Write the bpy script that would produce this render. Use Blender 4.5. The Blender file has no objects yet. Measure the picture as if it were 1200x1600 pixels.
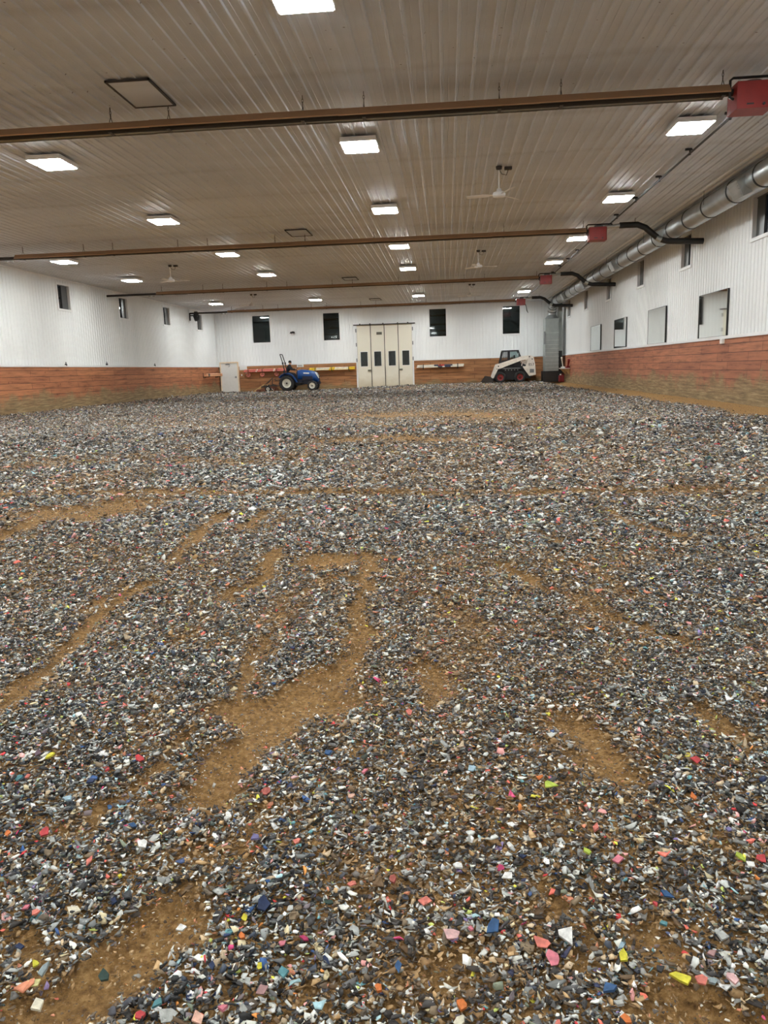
import bpy, bmesh, math, random
import numpy as np
from mathutils import Vector, Matrix
random.seed(7)
COL = bpy.context.scene.collection
scene = bpy.context.scene
EYE = 1.25
XL, XR, YF, YB, H, TZ = -16.1, 7.75, 54.0, -7.0, 5.45, 1.80   # hall: left, right, far, back, ceiling, top of the wooden kick wall

# ------------------------------------------------------------------ materials
def lin(c):
    return tuple(((v/255)/12.92 if v/255 <= .04045 else ((v/255+.055)/1.055)**2.4) for v in c)
def newmat(name):
    m = bpy.data.materials.new(name); m.use_nodes = True
    nt = m.node_tree; b = nt.nodes['Principled BSDF']
    return m, nt, b
def coords(nt, scale=(1,1,1)):
    tc = nt.nodes.new('ShaderNodeTexCoord'); mp = nt.nodes.new('ShaderNodeMapping')
    mp.inputs['Scale'].default_value = scale
    nt.links.new(tc.outputs['Object'], mp.inputs['Vector'])
    return mp.outputs['Vector']
def noise(nt, vec, scale, detail=4, rough=.55):
    n = nt.nodes.new('ShaderNodeTexNoise'); n.inputs['Scale'].default_value = scale
    n.inputs['Detail'].default_value = detail; n.inputs['Roughness'].default_value = rough
    nt.links.new(vec, n.inputs['Vector']); return n.outputs['Fac']
def ramp(nt, fac, stops):
    r = nt.nodes.new('ShaderNodeValToRGB'); e = r.color_ramp.elements
    while len(e) > 1: e.remove(e[-1])
    e[0].position = stops[0][0]; e[0].color = (*stops[0][1], 1)
    for p, c in stops[1:]:
        q = e.new(p); q.color = (*c, 1)
    nt.links.new(fac, r.inputs['Fac']); return r.outputs['Color']
def mixc(nt, fac, a, b, mode='MIX'):
    m = nt.nodes.new('ShaderNodeMix'); m.data_type = 'RGBA'; m.blend_type = mode
    for s, v in ((m.inputs['Factor'], fac), (m.inputs['A'], a), (m.inputs['B'], b)):
        pass
    A = [i for i in m.inputs if i.name == 'A' and i.type == 'RGBA'][0]; B = [i for i in m.inputs if i.name == 'B' and i.type == 'RGBA'][0]
    F = m.inputs[0]
    for s, v in ((F, fac), (A, a), (B, b)):
        if isinstance(v, (int, float)): s.default_value = v
        elif isinstance(v, tuple): s.default_value = (*v, 1)
        else: nt.links.new(v, s)
    return [o for o in m.outputs if o.type == 'RGBA'][0]
def mathn(nt, op, a, b=None, clamp=False):
    m = nt.nodes.new('ShaderNodeMath'); m.operation = op; m.use_clamp = clamp
    for s, v in zip(m.inputs, (a, b)):
        if v is None: continue
        if isinstance(v, (int, float)): s.default_value = v
        else: nt.links.new(v, s)
    return m.outputs[0]
def bump(nt, b, h, strength, dist=.01):
    n = nt.nodes.new('ShaderNodeBump'); n.inputs['Strength'].default_value = strength; n.inputs['Distance'].default_value = dist
    nt.links.new(h, n.inputs['Height']); nt.links.new(n.outputs['Normal'], b.inputs['Normal'])
def mat(name, rgb, rough=.6, metal=0., var=.12, scale=6., bumpy=0.):
    m, nt, b = newmat(name)
    c = lin(rgb); v = coords(nt)
    n = noise(nt, v, scale)
    col = ramp(nt, n, [(.3, tuple(x*(1-var) for x in c)), (.7, tuple(min(1, x*(1+var)) for x in c))])
    nt.links.new(col, b.inputs['Base Color'])
    b.inputs['Roughness'].default_value = rough; b.inputs['Metallic'].default_value = metal
    if bumpy: bump(nt, b, noise(nt, v, scale*8), bumpy)
    return m
M = {}
M['white_metal'] = mat('white_metal', (226,226,226), .45, 0, .03, 2)
M['white_plastic'] = mat('white_plastic', (225,225,222), .4, 0, .03)
M['galv'] = mat('galvanized_steel', (176,180,180), .34, .85, .12, 3)
M['galv_matte'] = mat('galvanized_sheet', (150,156,154), .5, .5, .08, 3)
M['band'] = mat('duct_band', (52,54,54), .5, .5)
M['black'] = mat('black_paint', (26,26,27), .5)
M['blackpipe'] = mat('black_iron_pipe', (24,24,25), .45, .3)
M['flue'] = mat('flue_wrap', (38,38,38), .55, .3)
M['rubber'] = mat('tyre_rubber', (34,34,35), .8)
M['red'] = mat('red_enamel', (136,24,18), .5)
M['reflector'] = mat('aluminised_reflector', (158,124,94), .45, .45, .12, 1.2)
M['reflector_in'] = mat('reflector_inside', (150,150,140), .35, .6)
M['tube'] = mat('burnt_tube', (44,38,34), .6, .3)
M['chain'] = mat('chain_steel', (70,64,58), .5, .6)
M['blue'] = mat('tractor_blue', (16,68,132), .35)
M['navy'] = mat('tractor_navy', (16,22,44), .45)
M['rim_white'] = mat('cream_rim', (214,212,200), .45)
M['rim_red'] = mat('red_rim', (140,42,44), .5)
M['bob_white'] = mat('loader_white', (222,214,204), .45)
M['bob_dark'] = mat('loader_dark', (22,24,30), .5)
M['grey'] = mat('grey_paint', (120,122,124), .5)
M['steel_dark'] = mat('weathered_steel', (62,56,52), .6, .4)
M['rust'] = mat('rusty_bar', (120,74,56), .7, .2)
M['wood_bar'] = mat('bare_wood', (186,150,100), .7)
M['cream_door'] = None
M['coat'] = mat('navy_coat', (22,26,36), .85)
M['cap'] = mat('black_cap', (14,14,15), .9)
M['skin'] = mat('skin', (190,145,120), .6)
M['trouser'] = mat('dark_trousers', (36,36,44), .85)
M['paper'] = mat('paper', (240,236,228), .7, 0, .02)
M['ink'] = mat('ink', (70,66,62), .7)
M['plaque'] = mat('grey_plaque', (110,108,92), .5)
M['gap'] = mat('dark_seal', (48,44,40), .8)
M['pole_pink'] = mat('faded_red_pole', (214,120,108), .5)
M['pole_red'] = mat('red_pole', (196,50,44), .5)
M['pole_white'] = mat('white_pole', (232,226,212), .5)
M['pole_yellow'] = mat('yellow_pole', (232,196,44), .5)
M['pole_cream'] = mat('cream_pole', (234,216,176), .5)
M['pole_navy'] = mat('navy_pole', (56,58,82), .5)
M['pole_violet'] = mat('violet_pole', (176,160,206), .5)
M['pole_tan'] = mat('tan_pole', (214,160,120), .6)
M['olive'] = mat('olive_bracket', (112,104,48), .7)
M['peach'] = mat('peach_jamb', (232,208,178), .6)
M['pumpkin'] = mat('dark_red_plastic', (120,22,30), .45)

# window glass, and the dark backing that stands in for night
m, nt, b = newmat('window_glass')
b.inputs['Base Color'].default_value = (*lin((200,214,214)), 1); b.inputs['Roughness'].default_value = .03
b.inputs['Transmission Weight'].default_value = 1.; b.inputs['IOR'].default_value = 1.45
M['glass'] = m
m, nt, b = newmat('night_screen'); b.inputs['Base Color'].default_value = (.003,.006,.011,1); b.inputs['Roughness'].default_value = .25
M['night'] = m
m, nt, b = newmat('louvre_grey'); b.inputs['Base Color'].default_value = (*lin((74,76,76)),1); b.inputs['Roughness'].default_value = .3
M['sash_grey'] = m
m, nt, b = newmat('mirror_glass'); b.inputs['Base Color'].default_value = (.86,.9,.88,1); b.inputs['Metallic'].default_value = 1; b.inputs['Roughness'].default_value = .03
M['mirror'] = m
m, nt, b = newmat('lamp_lens')
b.inputs['Base Color'].default_value = (.9,.9,.9,1); b.inputs['Emission Color'].default_value = (.965,1,.985,1); b.inputs['Emission Strength'].default_value = 120
M['lamp'] = m
m, nt, b = newmat('lamp_lens_off'); b.inputs['Base Color'].default_value = (*lin((120,116,108)),1); b.inputs['Roughness'].default_value = .4
M['lamp_off'] = m

# ribbed steel ceiling: off-white paint with dust, dirt lines at the trusses and screw specks
m, nt, b = newmat('ceiling_steel')
v = coords(nt)
big = noise(nt, coords(nt, (.25,.6,1)), 1.2, 5)
c0 = ramp(nt, big, [(.3, lin((184,189,196))), (.7, lin((200,205,212)))])
sep = nt.nodes.new('ShaderNodeSeparateXYZ'); nt.links.new(v, sep.inputs[0])
tr = mathn(nt, 'PINGPONG', mathn(nt, 'ADD', sep.outputs['Y'], .35), 1.22)
wob = mathn(nt, 'MULTIPLY', noise(nt, coords(nt, (1,.5,1)), 1.5, 4), .5)
line = ramp(nt, mathn(nt, 'ADD', tr, wob), [(.16, (1,1,1)), (.42, (0,0,0))])
c1 = mixc(nt, mathn(nt, 'MULTIPLY', line, .22), c0, lin((110,98,88)))
vor = nt.nodes.new('ShaderNodeTexVoronoi'); vor.inputs['Scale'].default_value = 3.2; vor.inputs['Randomness'].default_value = .55
nt.links.new(v, vor.inputs['Vector'])
sp = ramp(nt, vor.outputs['Distance'], [(.035, (1,1,1)), (.06, (0,0,0))])
c2 = mixc(nt, mathn(nt, 'MULTIPLY', sp, .7), c1, lin((84,66,52)))
nt.links.new(c2, b.inputs['Base Color']); b.inputs['Roughness'].default_value = .5
M['ceiling'] = m

m, nt, b = newmat('wall_steel')
v = coords(nt)
n = noise(nt, coords(nt, (.5,.5,.15)), 1.1, 5)
c = ramp(nt, n, [(.3, lin((222,224,225))), (.75, lin((236,238,238)))])
nt.links.new(c, b.inputs['Base Color']); b.inputs['Roughness'].default_value = .5
M['wall'] = m

# wooden kick wall: planks in courses, red-brown above and dusted khaki where footing is thrown against it
def wood(name, axis, hue, dust_h, bw=2.1):
    m, nt, b = newmat(name)
    tc = nt.nodes.new('ShaderNodeTexCoord'); s = nt.nodes.new('ShaderNodeSeparateXYZ'); nt.links.new(tc.outputs['Object'], s.inputs[0])
    cb = nt.nodes.new('ShaderNodeCombineXYZ')
    nt.links.new(s.outputs[axis], cb.inputs[0]); nt.links.new(s.outputs['Z'], cb.inputs[1])
    br = nt.nodes.new('ShaderNodeTexBrick'); nt.links.new(cb.outputs[0], br.inputs['Vector'])
    br.inputs['Scale'].default_value = 1; br.inputs['Brick Width'].default_value = bw; br.inputs['Row Height'].default_value = .235
    br.inputs['Mortar Size'].default_value = .011; br.inputs['Mortar Smooth'].default_value = .3; br.offset = .37; br.offset_frequency = 2
    br.inputs['Color1'].default_value = (*lin(hue[0]),1); br.inputs['Color2'].default_value = (*lin(hue[1]),1); br.inputs['Mortar'].default_value = (*lin(hue[2]),1)
    mp = nt.nodes.new('ShaderNodeMapping'); mp.inputs['Scale'].default_value = (.55, 6, 1); nt.links.new(cb.outputs[0], mp.inputs['Vector'])
    g = noise(nt, mp.outputs[0], 1.6, 6, .65)
    c = mixc(nt, .75, br.outputs['Color'], ramp(nt, g, [(.3, (.25,.2,.17)), (.47, (.9,.88,.85)), (.75, (1.5,1.4,1.3))]), 'MULTIPLY')
    kn = nt.nodes.new('ShaderNodeTexVoronoi'); kn.inputs['Scale'].default_value = 2.6; nt.links.new(cb.outputs[0], kn.inputs['Vector'])
    c = mixc(nt, mathn(nt, 'MULTIPLY', ramp(nt, kn.outputs['Distance'], [(.05,(1,1,1)),(.13,(0,0,0))]), .6), c, lin((78,44,28)))
    w = noise(nt, cb.outputs[0], .9, 6, .7)
    d = mathn(nt, 'SUBTRACT', dust_h, mathn(nt, 'SUBTRACT', s.outputs['Z'], mathn(nt, 'MULTIPLY', mathn(nt, 'SUBTRACT', w, .5), 1.9)))
    d = ramp(nt, mathn(nt, 'MULTIPLY', d, 1.8), [(0, (0,0,0)), (.5, (.8,.8,.8)), (1, (.9,.9,.9))])
    dn = ramp(nt, noise(nt, mp.outputs[0], 2.3, 6, .7), [(.3, lin((78,66,44))), (.5, lin((132,114,80))), (.7, lin((176,156,118)))])
    c = mixc(nt, d, c, dn)
    nt.links.new(c, b.inputs['Base Color']); b.inputs['Roughness'].default_value = .75
    bump(nt, b, mathn(nt, 'SUBTRACT', g, br.outputs['Fac']), .5, .01)
    return m
M['wood_L'] = wood('kick_wall_planks_left', 'Y', ((156,98,66),(176,116,78),(92,56,40)), .80, 3.8)
M['wood_R'] = wood('kick_wall_planks_right', 'Y', ((150,94,70),(168,110,82),(96,58,44)), .85, 2.3)
M['wood_F'] = wood('kick_wall_planks_far', 'X', ((146,100,64),(174,124,82),(88,56,38)), .42, 3.0)

# big folding door paint: cream, dirtier near the ground
m, nt, b = newmat('cream_door_paint')
tc = nt.nodes.new('ShaderNodeTexCoord'); s = nt.nodes.new('ShaderNodeSeparateXYZ'); nt.links.new(tc.outputs['Object'], s.inputs[0])
w = noise(nt, tc.outputs['Object'], 2.2, 5)
d = mathn(nt, 'SUBTRACT', 1.25, mathn(nt, 'ADD', s.outputs['Z'], mathn(nt, 'MULTIPLY', w, .8)))
c = mixc(nt, ramp(nt, d, [(0, (0,0,0)), (1, (.75,.75,.75))]), lin((226,221,205)), lin((178,160,120)))
nt.links.new(c, b.inputs['Base Color']); b.inputs['Roughness'].default_value = .5
M['cream_door'] = m

# arena sand
m, nt, b = newmat('arena_sand')
v = coords(nt)
n1 = noise(nt, v, 1.3, 6, .6); n2 = noise(nt, v, 38, 8, .75)
c = ramp(nt, n2, [(.32, lin((84,56,24))), (.5, lin((162,122,68))), (.68, lin((208,168,112)))])
c = mixc(nt, mathn(nt, 'MULTIPLY', n1, .35), c, lin((120,92,58)))
nt.links.new(c, b.inputs['Base Color']); b.inputs['Roughness'].default_value = .95
bump(nt, b, mathn(nt, 'ADD', mathn(nt, 'MULTIPLY', n2, .5), noise(nt, v, 9, 6, .7)), 1., .03)
M['sand'] = m
m, nt, b = newmat('shredded_scrap')
at = nt.nodes.new('ShaderNodeAttribute'); at.attribute_name = 'chipcol'
v = coords(nt)
c = mixc(nt, .35, at.outputs['Color'], ramp(nt, noise(nt, v, 160, 3), [(.3,(.75,.73,.7)),(.7,(1.2,1.2,1.2))]), 'MULTIPLY')
nt.links.new(c, b.inputs['Base Color']); b.inputs['Roughness'].default_value = .75
M['scrap'] = m

# ------------------------------------------------------------------ mesh builder
class MB:
    def __init__(s): s.v = []; s.f = []; s.m = []; s.sm = []
    def add(s, vs, fs, mi=0, smooth=False):
        o = len(s.v); s.v += [tuple(p) for p in vs]
        for f in fs: s.f.append([o+i for i in f]); s.m.append(mi); s.sm.append(smooth)
        return s
    def box(s, a, b, mi=0):
        x0,y0,z0 = a; x1,y1,z1 = b
        x0,x1 = sorted((x0,x1)); y0,y1 = sorted((y0,y1)); z0,z1 = sorted((z0,z1))
        return s.add([(x0,y0,z0),(x1,y0,z0),(x1,y1,z0),(x0,y1,z0),(x0,y0,z1),(x1,y0,z1),(x1,y1,z1),(x0,y1,z1)],
            [(0,3,2,1),(4,5,6,7),(0,1,5,4),(1,2,6,5),(2,3,7,6),(3,0,4,7)], mi)
    def bbox(s, a, b, r, mi=0):            # box with chamfered vertical/horizontal edges
        bm = bmesh.new(); bmesh.ops.create_cube(bm, size=1)
        sx,sy,sz = [abs(b[i]-a[i]) for i in range(3)]; c = [(a[i]+b[i])/2 for i in range(3)]
        for v in bm.verts: v.co = Vector((v.co.x*sx+c[0], v.co.y*sy+c[1], v.co.z*sz+c[2]))
        bmesh.ops.bevel(bm, geom=list(bm.edges), offset=r, segments=2, affect='EDGES', profile=.6)
        bm.verts.ensure_lookup_table(); bm.verts.index_update()
        s.add([v.co[:] for v in bm.verts], [[v.index for v in f.verts] for f in bm.faces], mi, False); bm.free(); return s
    def tube(s, pts, rad, n=10, mi=0, caps=True):
        pts = [Vector(p) for p in pts]; k = len(pts)
        rads = rad if isinstance(rad, (list, tuple)) else [rad]*k
        vs = []; fs = []; up = None
        for i, p in enumerate(pts):
            t = (pts[min(i+1,k-1)] - pts[max(i-1,0)]).normalized()
            if up is None:
                up = Vector((0,0,1)) if abs(t.z) < .9 else Vector((1,0,0))
            u = (up - t*up.dot(t)).normalized(); w = t.cross(u); up = u
            for j in range(n):
                a = 2*math.pi*j/n; vs.append(p + (u*math.cos(a) + w*math.sin(a))*rads[i])
        for i in range(k-1):
            for j in range(n): fs.append((i*n+j, i*n+(j+1)%n, (i+1)*n+(j+1)%n, (i+1)*n+j))
        s.add(vs, fs, mi, n > 6)
        if caps: s.add(vs[:n], [tuple(range(n))[::-1]], mi); s.add(vs[-n:], [tuple(range(n))], mi)
        return s
    def prism(s, poly, axis, a, b, mi=0):  # polygon in the other two axes, extruded along axis from a to b
        def P(q, t):
            return (t,q[0],q[1]) if axis == 'x' else (q[0],t,q[1]) if axis == 'y' else (q[0],q[1],t)
        n = len(poly); vs = [P(q,a) for q in poly] + [P(q,b) for q in poly]
        fs = [tuple(range(n))[::-1], tuple(range(n,2*n))] + [(i,(i+1)%n,n+(i+1)%n,n+i) for i in range(n)]
        return s.add(vs, fs, mi)
    def lathe(s, prof, c, axis='y', n=24, mi=0, smooth=True):  # prof: (radius, offset along axis)
        vs = []; fs = []
        for r, t in prof:
            for j in range(n):
                a = 2*math.pi*j/n; p, q = r*math.cos(a), r*math.sin(a)
                vs.append((c[0]+p, c[1]+t, c[2]+q) if axis == 'y' else (c[0]+p, c[1]+q, c[2]+t) if axis == 'z' else (c[0]+t, c[1]+p, c[2]+q))
        k = len(prof)
        for i in range(k-1):
            for j in range(n): fs.append((i*n+j, i*n+(j+1)%n, (i+1)*n+(j+1)%n, (i+1)*n+j))
        return s.add(vs, fs, mi, smooth)
    def build(s, name, mats, parent=None, loc=None):
        me = bpy.data.meshes.new(name); me.from_pydata(s.v, [], s.f)
        if not isinstance(mats, (list, tuple)): mats = [mats]
        for q in mats: me.materials.append(M[q] if isinstance(q, str) else q)
        me.polygons.foreach_set('material_index', s.m); me.polygons.foreach_set('use_smooth', s.sm)
        bm = bmesh.new(); bm.from_mesh(me); bmesh.ops.recalc_face_normals(bm, faces=bm.faces); bm.to_mesh(me); bm.free()
        me.update()
        o = bpy.data.objects.new(name, me); COL.objects.link(o)
        if parent: o.parent = parent
        if loc: o.location = loc
        return o
def tag(o, label=None, cat=None, group=None, kind=None):
    if label: o['label'] = label
    if cat: o['category'] = cat
    if group: o['group'] = group
    if kind: o['kind'] = kind
    return o
def struct(o): o['kind'] = 'structure'; return o
def empty(name, loc=(0,0,0), rz=0):
    o = bpy.data.objects.new(name, None); COL.objects.link(o); o.location = loc; o.rotation_euler = (0,0,rz)
    o.empty_display_size = .2; return o
def copy_tree(o, parent=None):
    c = o.copy(); COL.objects.link(c)
    if parent: c.parent = parent
    for ch in [x for x in bpy.data.objects if x.parent == o]: copy_tree(ch, c)
    return c

# ------------------------------------------------------------------ camera
Mx = Matrix(((0.99628265,0.01672345,0.0845057),(0.08000455,0.18409211,-0.97964757),(-0.03193992,0.98276672,0.18206982)))
cam = bpy.data.objects.new('camera', bpy.data.cameras.new('camera')); COL.objects.link(cam)
cam.matrix_world = Matrix.Translation((0,0,EYE)) @ Mx.to_4x4()
cam.data.sensor_fit = 'VERTICAL'; cam.data.sensor_height = 24; cam.data.lens = 18; cam.data.clip_start = .05; cam.data.clip_end = 200
scene.camera = cam
w = bpy.data.worlds.new('night'); scene.world = w; w.use_nodes = True
w.node_tree.nodes['Background'].inputs['Color'].default_value = (.004,.007,.014,1); w.node_tree.nodes['Background'].inputs['Strength'].default_value = 1
vs = scene.view_settings; vs.view_transform = 'Standard'; vs.look = 'None'; vs.gamma = 1; vs.use_curve_mapping = False; vs.exposure = 0.0

# ------------------------------------------------------------------ footing height and cover maps
STROKES= [([(-0.86,4.9),(-0.59,4.96)],0.131,0.8),([(-0.54,4.89),(-0.47,4.04),(-0.45,3.43),(-0.47,3.04)],0.046,0.9),([(-1.16,5.09),(-1.18,4.45),(-1.27,4.06)],0.058,0.8),([(-0.5,3.01),(-0.6,2.84),(-0.67,2.67),(-0.7,2.51),(-0.72,2.32),(-0.73,2.18),(-0.72,2.05)],0.093,1.0),([(-0.43,2.91),(-0.46,2.62)],0.049,0.9),([(-0.87,2.97),(-0.74,2.24)],0.038,0.6),([(-0.63,1.7),(-0.66,1.63),(-0.67,1.54),(-0.7,1.44),(-0.75,1.35)],0.06,1.0),([(-1.0,1.41),(-0.92,1.41),(-0.75,1.31),(-0.91,1.26)],0.037,0.8),([(-0.59,1.63),(-0.61,1.52)],0.034,0.8),([(-1.24,3.72),(-1.28,3.35)],0.044,0.5),([(-2.03,6.7),(-1.97,5.76),(-1.91,5.04)],0.065,0.9),([(-1.68,6.83),(-1.67,5.98)],0.059,0.9),([(-1.94,5.53),(-1.93,4.95)],0.073,0.6),([(-1.86,4.33),(-1.85,3.95),(-1.86,3.44),(-1.75,2.9),(-1.71,2.6)],0.056,0.9),([(-2.0,4.47),(-1.98,3.84)],0.046,0.6),([(-3.68,7.36),(-3.7,6.54),(-3.59,5.74)],0.085,1.0),([(-3.97,7.03),(-3.34,6.66),(-3.19,7.31)],0.294,0.7),([(-5.08,8.24),(-2.82,8.15),(-0.66,7.73),(1.25,7.59),(3.01,7.45)],0.184,0.52),([(0.35,4.77),(0.53,4.26),(0.77,3.85),(0.92,3.55),(1.06,3.34)],0.041,0.95),([(0.7,5.0),(0.9,4.52),(0.93,4.12)],0.054,0.5),([(1.35,6.55),(1.5,5.87),(1.69,5.42)],0.045,0.8),([(0.67,5.82),(0.8,5.37)],0.037,0.5),([(0.89,2.71),(0.94,2.58),(0.98,2.4)],0.043,0.85),([(0.37,2.58),(0.45,2.39),(0.49,2.21),(0.38,2.27)],0.074,0.75),([(1.12,2.98),(1.15,2.74)],0.037,0.5),([(-0.15,3.11),(-0.07,2.88),(-0.04,2.73)],0.061,0.6),([(-0.01,3.91),(0.11,3.51)],0.063,0.45),([(0.17,1.7),(0.21,1.66)],0.03,0.8),([(0.26,1.53),(0.3,1.51)],0.025,0.8),([(0.42,1.52),(0.45,1.51)],0.022,0.6),([(0.43,1.42),(0.48,1.39),(0.5,1.35),(0.41,1.32)],0.052,0.8),([(0.31,1.34),(0.36,1.33)],0.019,0.7),([(-0.1,1.43),(-0.03,1.35),(0.04,1.45)],0.054,0.5),([(-0.17,1.6),(-0.25,1.82)],0.051,0.35),([(-0.31,1.36),(-0.29,1.38)],0.03,0.6),([(-0.52,1.78),(-0.52,1.93)],0.04,0.5),([(-1.02,1.91),(-0.92,2.05),(-0.97,2.28),(-0.97,2.41)],0.034,0.7),([(-1.15,1.85),(-1.08,1.88)],0.054,0.6),([(0.61,1.96),(0.71,1.91)],0.058,0.5),([(-2.13,18.35),(-0.79,15.99),(0.01,17.56)],0.097,1.0),([(-2.08,13.79),(-0.95,14.25),(-0.22,13.55)],0.576,0.6),([(0.4,23.33),(1.98,20.05),(0.93,18.73)],0.083,0.6),([(-3.08,16.73),(-1.79,15.35)],0.065,0.7),([(-1.74,21.16),(0.01,20.95),(0.99,19.95)],1.284,0.6),([(3.53,21.69),(5.73,17.85)],0.065,0.3),([(3.85,12.25),(4.47,11.14)],0.08,0.5),([(-6.44,10.52),(-5.1,11.86),(-2.9,10.63)],0.363,0.4),([(-8.56,15.47),(-7.79,18.26),(-6.83,21.91)],0.065,0.4),([(-0.77,2.61),(-0.55,2.73),(-0.44,2.78)],0.123,0.9),([(-0.65,4.58),(-0.85,4.17),(-0.91,3.62)],0.077,0.45),([(-1.13,2.72),(-1.09,2.32)],0.039,0.4),([(-0.84,3.43),(-0.84,2.97)],0.062,0.6)]
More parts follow.
